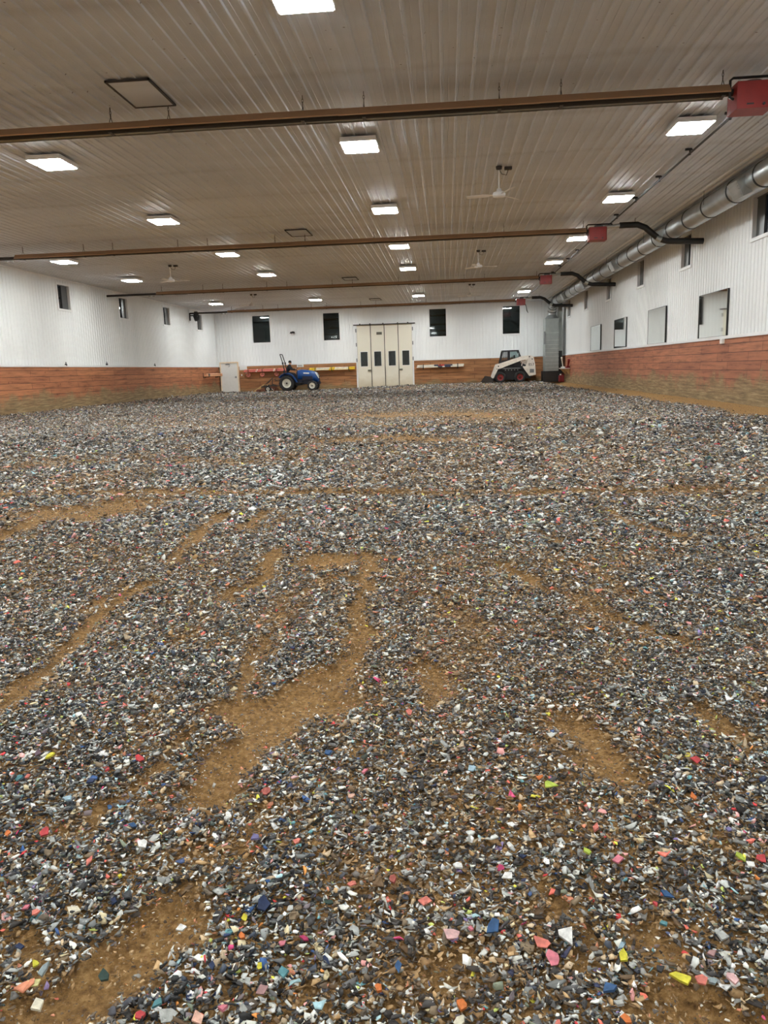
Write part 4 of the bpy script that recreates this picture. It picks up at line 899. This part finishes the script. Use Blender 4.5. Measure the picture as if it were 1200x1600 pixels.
for i, x in enumerate((-1.6,-.45,.75)): arm((x,YF-.06,1.28), 'x', False, 'steel_dark', ['left dark bracket under the white poles','middle dark bracket under the white poles','right dark bracket under the white poles'][i], 'brackets under the white poles')
for i, (dx_, dz_, nm) in enumerate(((.33,0,'lower front'),(.33,.1,'upper front'),(.22,0,'lower back'))):
    pole((XL+.06+dx_, 51.8, 1.22+dz_), [(-1,-.75,1),(-.75,-.6,0),(-.6,1,1)], 'y', ['black','pole_tan'], '%s tan pole on the left wall rack, left of the white door' % nm, 'tan poles on the left wall rack', 1.8)
for i, y in enumerate((50.4, 53.1)): arm((XL+.075,y,1.17), 'y', False, 'steel_dark', ['near bracket of the left wall pole rack','far bracket of the left wall pole rack, by the corner'][i], 'brackets of the left wall pole rack')

# right wall shelf with odds and ends, red can
root = empty('wall_shelf', (XR-.09, 50.4, .95))
g = MB(); g.box((-.42,-1.0,0),(.0,1.0,.04)); g.build('shelf_board', 'white_plastic', root)
g = MB()
for y in (-.8,.8): g.prism([(-.38,0),(0,0),(0,-.35),(-.04,-.35)], 'y', y-.02, y+.02)
g.build('shelf_bracket', 'wood_bar', root)
tag(root, 'white shelf low on the right kick wall near the air handler', 'shelf')
root = empty('tool_handle', (XR-.36, 50.4, .99))
g = MB(); g.tube([(0,.2,.02),(-.12,-.2,.45),(-.18,-.4,.66)], [.03,.035,.05], 10); g.build('shaft', 'pole_white', root)
g = MB(); g.bbox((-.1,.1,0),(.12,.5,.09), .03); g.build('foot', 'white_plastic', root)
tag(root, 'white handled tool leaning up from the right wall shelf', 'tool')
root = empty('dark_red_scoop', (XR-.22, 49.6, .99))
g = MB(); g.prism([(-.12,0),(.12,0),(.10,.12),(-.10,.12)], 'y', -.15, .15); g.tube([(0,-.1,.1),(.0,-.45,.5)], [.05,.09], 10); g.build('scoop_body', 'pumpkin', root)
tag(root, 'dark red scoop standing on the right wall shelf', 'scoop')
root = empty('red_can', (7.36, 51.1, .12))
g = MB(); g.bbox((-.16,-.16,0),(.16,.16,.42), .04); g.build('can_body', 'pumpkin', root)
g = MB(); g.tube([(-.05,0,.42),(-.05,0,.5)], .05, 12); g.build('can_lid', 'white_plastic', root)
g = MB(); g.tube([(-.1,0,.42),(.0,0,.52),(.12,0,.42)], .015, 8); g.build('can_handle', 'pumpkin', root)
tag(root, 'dark red can with white lid on the floor by the black furnace base', 'can')
# ------------------------------------------------------------------ wheels
def wheel(parent, name, c, r, wd, rim_mat, lugs, rim_r):
    g = MB(); s = wd/2
    g.lathe([(rim_r,-s*.8),(rim_r+.02,-s),(r*.93,-s),(r*.985,-s*.75),(r,-s*.3),(r,s*.3),(r*.985,s*.75),(r*.93,s),(rim_r+.02,s),(rim_r,s*.8)], (0,0,0), 'y', 36)
    for k in range(lugs):                # tread bars, alternating sides
        a = 2*math.pi*k/lugs; sd = -1 if k % 2 else 1
        V = []
        for yy, da in ((sd*s*.98, .10), (sd*s*.05, -.12)):
            for rr_ in (r*.95, r*1.045):
                for e in (-.035, .035):
                    t = a+da+e*(.6/r)*.6; V.append((rr_*math.cos(t), yy, rr_*math.sin(t)))
        g.add(V, [(0,1,3,2),(4,6,7,5),(0,4,5,1),(2,3,7,6),(0,2,6,4),(1,5,7,3)])
    t = g.build(name, 'rubber', parent, c)
    g = MB(); q = s*.8
    for sd in (-1, 1):
        g.lathe([(rim_r+.005,sd*q),(rim_r*.93,sd*q*1.02),(rim_r*.88,sd*q*.6),(rim_r*.55,sd*q*.45),(rim_r*.45,sd*q*.7),(.0,sd*q*.7)], (0,0,0), 'y', 30)
    rm = g.build('wheel_rim', rim_mat, t)
    g = MB()
    for sd in (-1, 1):
        g.lathe([(rim_r*.22,sd*q*.7),(rim_r*.2,sd*q*1.05),(0,sd*q*1.1)], (0,0,0), 'y', 14)
        for k in range(6):
            a = k*math.pi/3; g.lathe([(.018,sd*q*.7),(.016,sd*q*.84),(0,sd*q*.86)], (rim_r*.36*math.cos(a),0,rim_r*.36*math.sin(a)), 'y', 6, 0, False)
    g.build('wheel_hub', 'steel_dark', rm)
    return t
# ------------------------------------------------------------------ blue compact tractor (front towards +x)
TX, TY = -10.80, 52.62
T = empty('compact_tractor', (TX, TY, .02))
for sy in (-1, 1):
    wheel(T, 'rear_wheel', (0, sy*.55, .53), .52, .30, 'rim_white', 26, .30)
    wheel(T, 'front_wheel', (1.72, sy*.50, .335), .325, .20, 'rim_white', 20, .20)
g = MB(); g.bbox((-.2,-.2,.38),(1.0,.2,.78), .04); g.bbox((.8,-.14,.42),(2.05,.14,.72), .03); g.tube([(0,-.45,.53),(0,.45,.53)], .09, 12); g.tube([(1.72,-.45,.335),(1.72,-.2,.42),(1.72,.2,.42),(1.72,.45,.335)], .05, 8)
g.build('chassis', 'navy', T)
# hood: lofted sections from the dash forward to the nose
secs = [(.70,.27,.80,1.38),(.95,.28,.78,1.42),(1.25,.27,.76,1.38),(1.6,.26,.70,1.34),(1.85,.25,.62,1.26),(2.02,.22,.56,1.12),(2.12,.19,.56,.92),(2.13,.17,.58,.80)]
V = []; F = []; K = 12
for x, w_, z0, z1 in secs:
    V += [(x,-w_,z0),(x,-w_*1.03,z0+(z1-z0)*.5),(x,-w_*.98,z0+(z1-z0)*.8),(x,-w_*.8,z0+(z1-z0)*.94),(x,-w_*.4,z1),(x,0,z1+.01),(x,w_*.4,z1),(x,w_*.8,z0+(z1-z0)*.94),(x,w_*.98,z0+(z1-z0)*.8),(x,w_*1.03,z0+(z1-z0)*.5),(x,w_,z0),(x,0,z0)]
for i in range(len(secs)-1):
    for j in range(K): F.append((i*K+j, i*K+(j+1)%K, (i+1)*K+(j+1)%K, (i+1)*K+j))
F += [tuple(range(K))[::-1], tuple(range((len(secs)-1)*K, len(secs)*K))]
g = MB(); g.add(V, F, 0, True); hood = g.build('hood', 'blue', T)
g = MB()
for sy in (-1, 1):
    g.prism([(1.0,.74),(1.75,.70),(1.7,.95),(1.05,.98)], 'y', sy*.285, sy*.272, 0)
    for k in range(5): g.box((1.08+k*.13,sy*.292,.78),(1.14+k*.13,sy*.284,.93), 0)
g.build('side_grille', 'navy', hood)
g = MB()
for sy in (-1, 1): g.prism([(1.88,1.22),(2.0,1.16),(2.15,.86),(2.13,.80),(2.02,.98)], 'y', sy*.245, sy*.16, 0)
g.build('headlight', 'white_plastic', hood)
g = MB(); g.box((2.11,-.13,.60),(2.15,.13,.95)); g.build('nose_grille', 'black', hood)
for sy in (-1, 1):
    g = MB(); g.prism([(1.10,1.14),(1.50,1.12),(1.50,1.20),(1.10,1.22)], 'y', sy*.290, sy*.282, 0); g.build('side_stripe', 'white_plastic', hood)
g = MB(); g.bbox((2.08,-.2,.42),(2.2,.2,.60), .02); g.build('front_weight', 'navy', T)
for sy in (-1, 1):                        # fender: arc over the rear wheel running down to the step
    arc = [(.62*math.cos(math.radians(a)), .60+.62*math.sin(math.radians(a))) for a in range(148, 38, -12)] + [(.62,.78),(.72,.60)]
    arc = [(x*1.0, min(z, 1.24)) for x, z in arc]; inn = [(x*.94, z-.035) for x, z in arc]
    g = MB(); n = len(arc); ya, yb = sy*.33, sy*.72
    V = [(x,ya,z) for x,z in arc]+[(x,yb,z) for x,z in arc]+[(x,ya,z) for x,z in inn]+[(x,yb,z) for x,z in inn]
    F = []
    for i in range(n-1): F += [(i,i+1,n+i+1,n+i),(2*n+i+1,2*n+i,3*n+i,3*n+i+1),(i,2*n+i,2*n+i+1,i+1),(n+i+1,3*n+i+1,3*n+i,n+i)]
    F += [(0,n,3*n,2*n),(n-1,3*n-1,4*n-1,2*n-1)]
    g.add(V, F, 0, False)
    g.prism([(-.5,.85)]+[(x*.95,z-.02) for x,z in arc[1:-2]]+[(.55,.8),(.2,.7)], 'y', sy*.33, sy*.36, 0)
    g.build('rear_fender', 'blue', T)
g = MB(); g.bbox((.45,-.6,.50),(1.05,.6,.56), .015); g.box((.62,-.62,.36),(.9,-.52,.40)); g.box((.64,-.6,.36),(.68,-.56,.52)); g.box((.84,-.6,.36),(.88,-.56,.52)); g.build('step_platform', 'black', T)
g = MB(); g.bbox((-.22,-.22,.98),(.22,.22,1.10), .04); g.bbox((-.30,-.21,1.08),(-.2,.21,1.40), .04); g.box((-.15,-.15,.75),(.15,.15,1.0)); g.build('seat', 'black', T)
g = MB(); g.prism([(.55,.56),(.72,.56),(.72,1.34),(.66,1.36),(.6,1.2)], 'y', -.2, .2); g.build('dash', 'navy', T)
g = MB(); g.tube([(.66,0,1.30),(.56,0,1.44)], .025, 8)
g.tube([(.56+.17*math.cos(a)*.75, .18*math.sin(a), 1.45+.17*math.cos(a)*.55) for a in [2*math.pi*j/20 for j in range(21)]], .014, 6, caps=False)
for a in (0,2.09,4.19): g.tube([(.56,0,1.45),(.56+.17*math.cos(a)*.75,.18*math.sin(a),1.45+.17*math.cos(a)*.55)], .01, 5)
g.build('steering_wheel', 'black', T)
g = MB()
for sy in (-1, 1): g.tube([(-.10,sy*.40,.78),(-.16,sy*.40,1.38),(-.25,sy*.40,1.86)], .034, 8); g.box((-.30,sy*.40-.05,1.80),(-.20,sy*.40+.05,1.94)); g.tube([(-.25,sy*.40,1.88),(-.40,sy*.38,2.40),(-.42,sy*.32,2.47)], .03, 8)
g.tube([(-.42,-.33,2.47),(-.42,.33,2.47)], .03, 8); g.build('roll_bar', 'black', T)
g = MB()
for sy in (-1, 1): g.tube([(-.15,sy*.18,.5),(-.75,sy*.3,.36)], .022, 6); g.tube([(-.2,sy*.2,.95),(-.6,sy*.28,.42)], .016, 6)
g.tube([(-.18,0,.85),(-.85,0,.75)], .022, 6); g.build('hitch_arms', 'steel_dark', T)
tag(T, 'blue compact tractor with cream wheels, parked by the far wall facing right', 'tractor')

# drag harrow behind the tractor
Dg = empty('arena_drag', (TX-1.27, TY, .02))
g = MB()
for sy in (-1, 1): g.tube([(.52,sy*.3,.36),(.15,sy*.5,.42),(-.45,sy*.62,.36)], .035, 6)
g.tube([(.42,0,.74),(.16,0,.92),(.12,0,.42)], .03, 6); g.box((.05,-.9,.36),(.13,.9,.43)); g.box((-.45,-.9,.32),(-.37,.9,.38)); g.tube([(.14,0,.9),(-.4,.3,.4)], .022, 6); g.tube([(.14,0,.9),(-.4,-.3,.4)], .022, 6)
for sy in (-1, 1): g.box((.0,sy*.72-.03,.22),(.1,sy*.72+.03,.50))
g.build('drag_frame', 'steel_dark', Dg)
for sy in (-1, 1): wheel(Dg, 'gauge_wheel', (0, sy*.80, .20), .195, .12, 'rim_white', 16, .11)
g = MB()
for k in range(13): y = -.85+k*.142; g.tube([(-.4,y,.34),(-.5,y,.18),(-.38,y,.0)], .012, 5); g.tube([(.1,y+.06,.38),(.3,y+.06,.2),(.42,y+.06,.02)], .012, 5)
g.build('spring_tines', 'rust', Dg)
g = MB(); g.box((-.88,-.9,.04),(-.80,.9,.10))
for y in (-.85,-.45,0,.45,.85): g.tube([(-1.02,y,.03),(-.26,y,.52)], .022, 6)
g.build('levelling_bars', 'wood_bar', Dg)
g = MB(); g.tube([(-.72,-.9,.09),(-.72,.9,.09)], .085, 12)
for k in range(18): y = -.86+k*.1; g.tube([(-.72,y,.09),(-.72,y+.01,.2)], .01, 4)
g.build('crumble_roller', 'rust', Dg)
tag(Dg, 'rusty drag harrow with small wheels hitched behind the blue tractor', 'harrow')

# ------------------------------------------------------------------ driver
def figure(name, V_, E_, R_, parent=None, root=0, sub=2):
    me = bpy.data.meshes.new(name); me.from_pydata(V_, E_, []); o = bpy.data.objects.new(name, me); COL.objects.link(o)
    sk = o.modifiers.new('s', 'SKIN'); sk.use_smooth_shade = True
    for i, r_ in enumerate(R_):
        d_ = me.skin_vertices[0].data[i]; d_.radius = r_ if isinstance(r_, tuple) else (r_, r_); d_.use_root = (i == root)
    sb = o.modifiers.new('b', 'SUBSURF'); sb.levels = sb.render_levels = sub
    bpy.context.view_layer.update(); dg = bpy.context.evaluated_depsgraph_get()
    nm = bpy.data.meshes.new_from_object(o.evaluated_get(dg)); o.modifiers.clear(); o.data = nm; nm.name = name
    if parent: o.parent = parent
    return o
V_=[]; E_=[]; R_=[]
def bone(p, r_, link=None):
    V_.append(p); R_.append(r_)
    if link is not None: E_.append((link, len(V_)-1))
    return len(V_)-1
pel = bone((-.02,0,1.20),(.15,.12)); wst = bone((0,0,1.34),(.14,.115),pel); ch = bone((.05,0,1.54),(.17,.13),wst); ub = bone((.10,0,1.66),(.12,.10),ch); nk = bone((.135,0,1.74),.058,ub)
h1 = bone((.155,0,1.80),(.075,.078),nk); h2 = bone((.175,0,1.88),(.088,.098),h1); h3 = bone((.165,0,1.95),(.075,.085),h2)
for sy in (-1, 1):
    s1 = bone((.11,sy*.17,1.63),.075,ub); e1 = bone((.30,sy*.26,1.44),.052,s1); w1 = bone((.52,sy*.17,1.47),.034,e1); pm_ = bone((.565,sy*.16,1.475),(.036,.020),w1); kn = bone((.60,sy*.155,1.482),(.038,.018),pm_)
    for k, ln in enumerate((.024,.029,.027,.021)):   # four fingers closing on the wheel
        y = sy*(.155+(k-1.5)*.019); a = bone((.615,y,1.492),.0095,kn); b_ = bone((.628+ln*.3,y,1.480),.009,a); bone((.622,y,1.480-ln),.008,b_)
    t1 = bone((.575,sy*.125,1.488),.011,pm_); bone((.600,sy*.115,1.478),.009,t1)
    k0 = bone((.10,sy*.10,1.14),.10,pel); k1 = bone((.42,sy*.15,1.15),.072,k0); k2 = bone((.50,sy*.16,.86),.055,k1); k3 = bone((.50,sy*.16,.65),.042,k2); bone((.56,sy*.16,.60),(.048,.036),k3); bone((.68,sy*.17,.59),(.042,.028),len(V_)-1)
for i_ in range(len(R_)):
    if R_[i_] and V_[i_][2] < 1.72 and V_[i_][0] < .48 and (R_[i_][0] if isinstance(R_[i_], tuple) else R_[i_]) > .045: R_[i_] = tuple(q*1.2 for q in (R_[i_] if isinstance(R_[i_], tuple) else (R_[i_],)*2))
P = figure('person', V_, E_, R_)
P.location = (TX, TY, .02)
for k in ('coat','skin','trouser','rubber'): P.data.materials.append(M[k])
for p in P.data.polygons:
    c = p.center
    p.material_index = 1 if (c.z > 1.755 or c.x > .535 and c.z > 1.40) else 3 if c.z < .68 else 2 if (c.z < 1.20 and c.x > .02) or c.z < 1.0 else 0
for v in P.data.vertices:                 # nose, brow and chin
    c = v.co
    if c.z > 1.76 and c.x > .20 and abs(c.y) < .022: c.x += .022*max(0, 1-abs(c.z-1.865)/.03)
    if c.z > 1.76 and c.x > .20 and abs(c.y) < .04: c.x += .010*max(0, 1-abs(c.z-1.80)/.02)
tag(P, 'person in dark coat and black cap on the tractor, hands on the wheel', 'person')
g = MB(); g.lathe([(.0,.125),(.05,.12),(.085,.09),(.108,.035),(.112,-.02),(.10,-.03)], (0,0,0), 'z', 20); o = g.build('knit_cap', 'cap', P, (.158,0,1.93)); o.rotation_euler = (0,.15,0)
g = MB()
for sy in (-1, 1): g.lathe([(0,-.009),(.008,-.005),(.009,0),(.008,.005),(0,.009)], (.262,sy*.032,1.89), 'x', 8); g.tube([(.17,sy*.083,1.90),(.165,sy*.098,1.88),(.165,sy*.093,1.85)], [.012,.02,.01], 8)
g.build('eyes_and_ears', 'skin', P)
g = MB(); g.tube([(.265,-.022,1.815),(.272,0,1.817),(.265,.022,1.815)], .004, 5); g.build('mouth', 'pumpkin', P)
g = MB()                                   # collar of the coat
g.lathe([(.065,.05),(.085,.06),(.10,.0),(.12,-.05)], (0,0,0), 'z', 16); g.build('coat_collar', 'coat', P, (.125,0,1.72))

# ------------------------------------------------------------------ white skid-steer loader (bucket towards -x)
S0 = (3.52, 52.72, .13); B = empty('skid_steer_loader', S0)
for sy in (-1, 1):
    for x in (0, 1.28): wheel(B, 'wheel', (x, sy*.70, .37), .36, .27, 'rim_red', 22, .20)
g = MB(); g.prism([(-.32,.28),(1.95,.26),(2.1,.45),(2.1,.95),(1.4,1.28),(.15,1.22),(-.15,.95),(-.32,.7)], 'y', -.52, .52)
for sy in (-1, 1): g.box((-.05,sy*.52,.86),(1.5,sy*.80,.91)); g.box((-.05,sy*.52,.2),(1.4,sy*.56,.9))
g.build('body', 'bob_dark', B)
for sy in (-1, 1):
    g = MB(); g.prism([(.15,.915),(1.35,.915),(1.25,.97),(.25,.97)], 'y', sy*.56, sy*.80)
    for k in range(5): g.box((.3+k*.2,sy*.802,.80),(.36+k*.2,sy*.808,.87))
    g.build('side_step', 'grey', B)
g = MB(); g.prism([(1.55,.45),(2.18,.50),(2.2,1.25),(2.05,1.45),(1.5,1.42)], 'y', -.48, .48); g.build('engine_cover', 'bob_white', B)
g = MB(); g.bbox((2.2,-.45,.55),(2.3,.45,1.2), .02)
for k in range(6): g.box((2.3,-.35,.62+k*.09),(2.305,.35,.66+k*.09), 1)
g.bbox((2.19,-.45,1.18),(2.28,-.3,1.3),.01,2); g.bbox((2.19,.3,1.18),(2.28,.45,1.3),.01,2)
g.build('tailgate', ['bob_white','black','red'], B)
# cab: posts, roof, glass and wire side screens
g = MB()
cabp = [(0.0,1.25),(.17,2.08),(1.19,2.08),(1.34,1.68),(1.30,1.25)]
for sy in (-1, 1):
    for a, b_ in zip(cabp, cabp[1:]): g.tube([(a[0],sy*.43,a[1]),(b_[0],sy*.43,b_[1])], .042, 6)
    g.box((.58,sy*.43-.03,1.25),(.66,sy*.43+.03,2.08)); g.prism([(.0,1.2),(1.32,1.2),(1.3,1.45),(.66,1.52),(.05,1.42)], 'y', sy*.41, sy*.45)
g.bbox((.12,-.47,2.04),(1.24,.47,2.12), .02); g.box((.0,-.43,1.2),(.05,.43,1.35)); g.build('cab_frame', 'bob_dark', B)
for sy in (-1, 1):
    g = MB(); g.prism([(.70,1.52),(1.27,1.52),(1.16,2.03),(.70,2.03)], 'y', sy*.425, sy*.435); g.build('cab_window', 'glass', B)
    g = MB()
    for k in range(9): x = .12+k*.055; g.tube([(x,sy*.43,1.42),(x,sy*.43,2.04)], .006, 4)
    for k in range(8): z = 1.46+k*.075; g.tube([(.08+max(0,z-1.42)*.1,sy*.43,z),(.6,sy*.43,z)], .006, 4)
    g.build('side_screen', 'bob_dark', B)
g = MB(); g.box((1.23,-.38,1.55),(1.25,.38,2.02)); g.build('rear_window', 'glass', B)
g = MB(); g.bbox((.55,-.25,1.2),(.95,.25,1.32), .03); g.bbox((.92,-.24,1.3),(1.02,.24,1.8), .03); g.build('seat', 'black', B)
for sy in (-1, 1):
    ya, yb = sy*.60, sy*.72
    g = MB(); g.prism([(1.98,1.75),(1.45,1.72),(-.10,1.26),(-.24,1.22),(-.30,1.10),(-.52,.52),(-.56,.34),(-.44,.32),(-.36,.50),(-.14,.92),(.12,.98),(.30,1.06),(1.40,1.44),(1.80,1.50),(2.02,1.56)], 'y', ya, yb)
    arm_ = g.build('lift_arm', 'bob_white', B)
    g = MB(); g.lathe([(0,-.01),(.045,-.01),(.045,.01),(0,.01)], (-.12,yb,1.10), 'y', 12, 0, False); g.lathe([(0,-.01),(.045,-.01),(.045,.01),(0,.01)], (1.9,yb,1.66), 'y', 12, 0, False); g.lathe([(0,-.01),(.03,-.01),(.03,.01),(0,.01)], (-.22,yb,.92), 'y', 12, 0, False); g.build('pivot_pin', 'bob_dark', arm_)
    g = MB(); g.prism([(1.80,1.60),(2.02,1.72),(2.16,1.66),(2.27,1.2),(2.32,.48),(1.90,.41),(1.72,.66),(1.48,1.0),(1.50,1.06),(1.66,1.04),(1.74,1.2)], 'y', sy*.52, sy*.70); up = g.build('rear_upright', 'bob_white', B)
    g = MB(); g.tube([(1.40,sy*.66,1.08),(1.44,sy*.66,1.34),(1.52,sy*.66,1.40),(1.70,sy*.66,1.38)], .03, 6); g.build('link_bar', 'bob_white', B)
    g = MB(); g.tube([(1.62,sy*.58,.92),(.6,sy*.58,1.16)], .035, 10, 0); g.tube([(.6,sy*.58,1.16),(.2,sy*.58,1.24)], .02, 8, 1); g.build('lift_cylinder', ['bob_dark','galv'], B)
    g = MB(); g.lathe([(0,-.008),(.04,-.008),(.04,.008),(0,.008)], (2.08,sy*.705,1.50), 'y', 12, 0, False); g.build('upright_hole', 'bob_dark', up)
    # three raised number characters and a faint panel below
    t = bpy.data.curves.new('number', 'FONT'); t.body = '853'; t.size = .25; t.extrude = .004; t.align_x = 'CENTER'
    to = bpy.data.objects.new('number_tmp', t); COL.objects.link(to); bpy.context.view_layer.update()
    nm = bpy.data.meshes.new_from_object(to.evaluated_get(bpy.context.evaluated_depsgraph_get())); bpy.data.objects.remove(to)
    no = bpy.data.objects.new('number_decal', nm); COL.objects.link(no); nm.materials.clear(); nm.materials.append(M['bob_dark']); no.parent = up
    no.location = (2.02, sy*.706, 1.08); no.rotation_euler = (math.pi/2, 0, 0 if sy < 0 else math.pi)
    g = MB(); g.box((1.92,sy*.700,.62),(2.2,sy*.704,.86)); g.build('warning_decal', 'grey', up)
bp = [(-.56,.32),(-.62,.40),(-.95,.46),(-1.26,.04),(-1.24,.01),(-.60,.0),(-.47,.08)]
g = MB(); V = []; n_ = 9
inner = [(-.66,.36),(-.92,.41),(-1.2,.05),(-.62,.05)]
for y0_, y1_ in ((-.86,-.84),(.84,.86)): g.prism(bp, 'y', y0_, y1_)
for a, b_ in ((( -.62,.40),(-.56,.32)),((-.56,.32),(-.47,.08)),((-.47,.08),(-.60,0)),((-.60,0),(-1.24,.01))):
    nx_, nz_ = -(b_[1]-a[1]), b_[0]-a[0]; l_ = math.hypot(nx_, nz_); nx_, nz_ = nx_/l_*.02, nz_/l_*.02
    g.prism([a, b_, (b_[0]+nx_,b_[1]+nz_), (a[0]+nx_,a[1]+nz_)], 'y', -.85, .85)
g.prism([(-.95,.46),(-.62,.40),(-.62,.43),(-.95,.49)], 'y', -.85, .85); g.build('bucket', 'steel_dark', B)
g = MB(); g.box((-.48,-.5,.14),(-.40,.5,.42)); g.tube([(-.3,-.3,.9),(-.42,-.3,.4)], .03, 8); g.tube([(-.3,.3,.9),(-.42,.3,.4)], .03, 8); g.build('quick_hitch', 'bob_dark', B)
tag(B, 'white skid-steer loader with red rims and dark cab, bucket to the left', 'skid-steer loader')
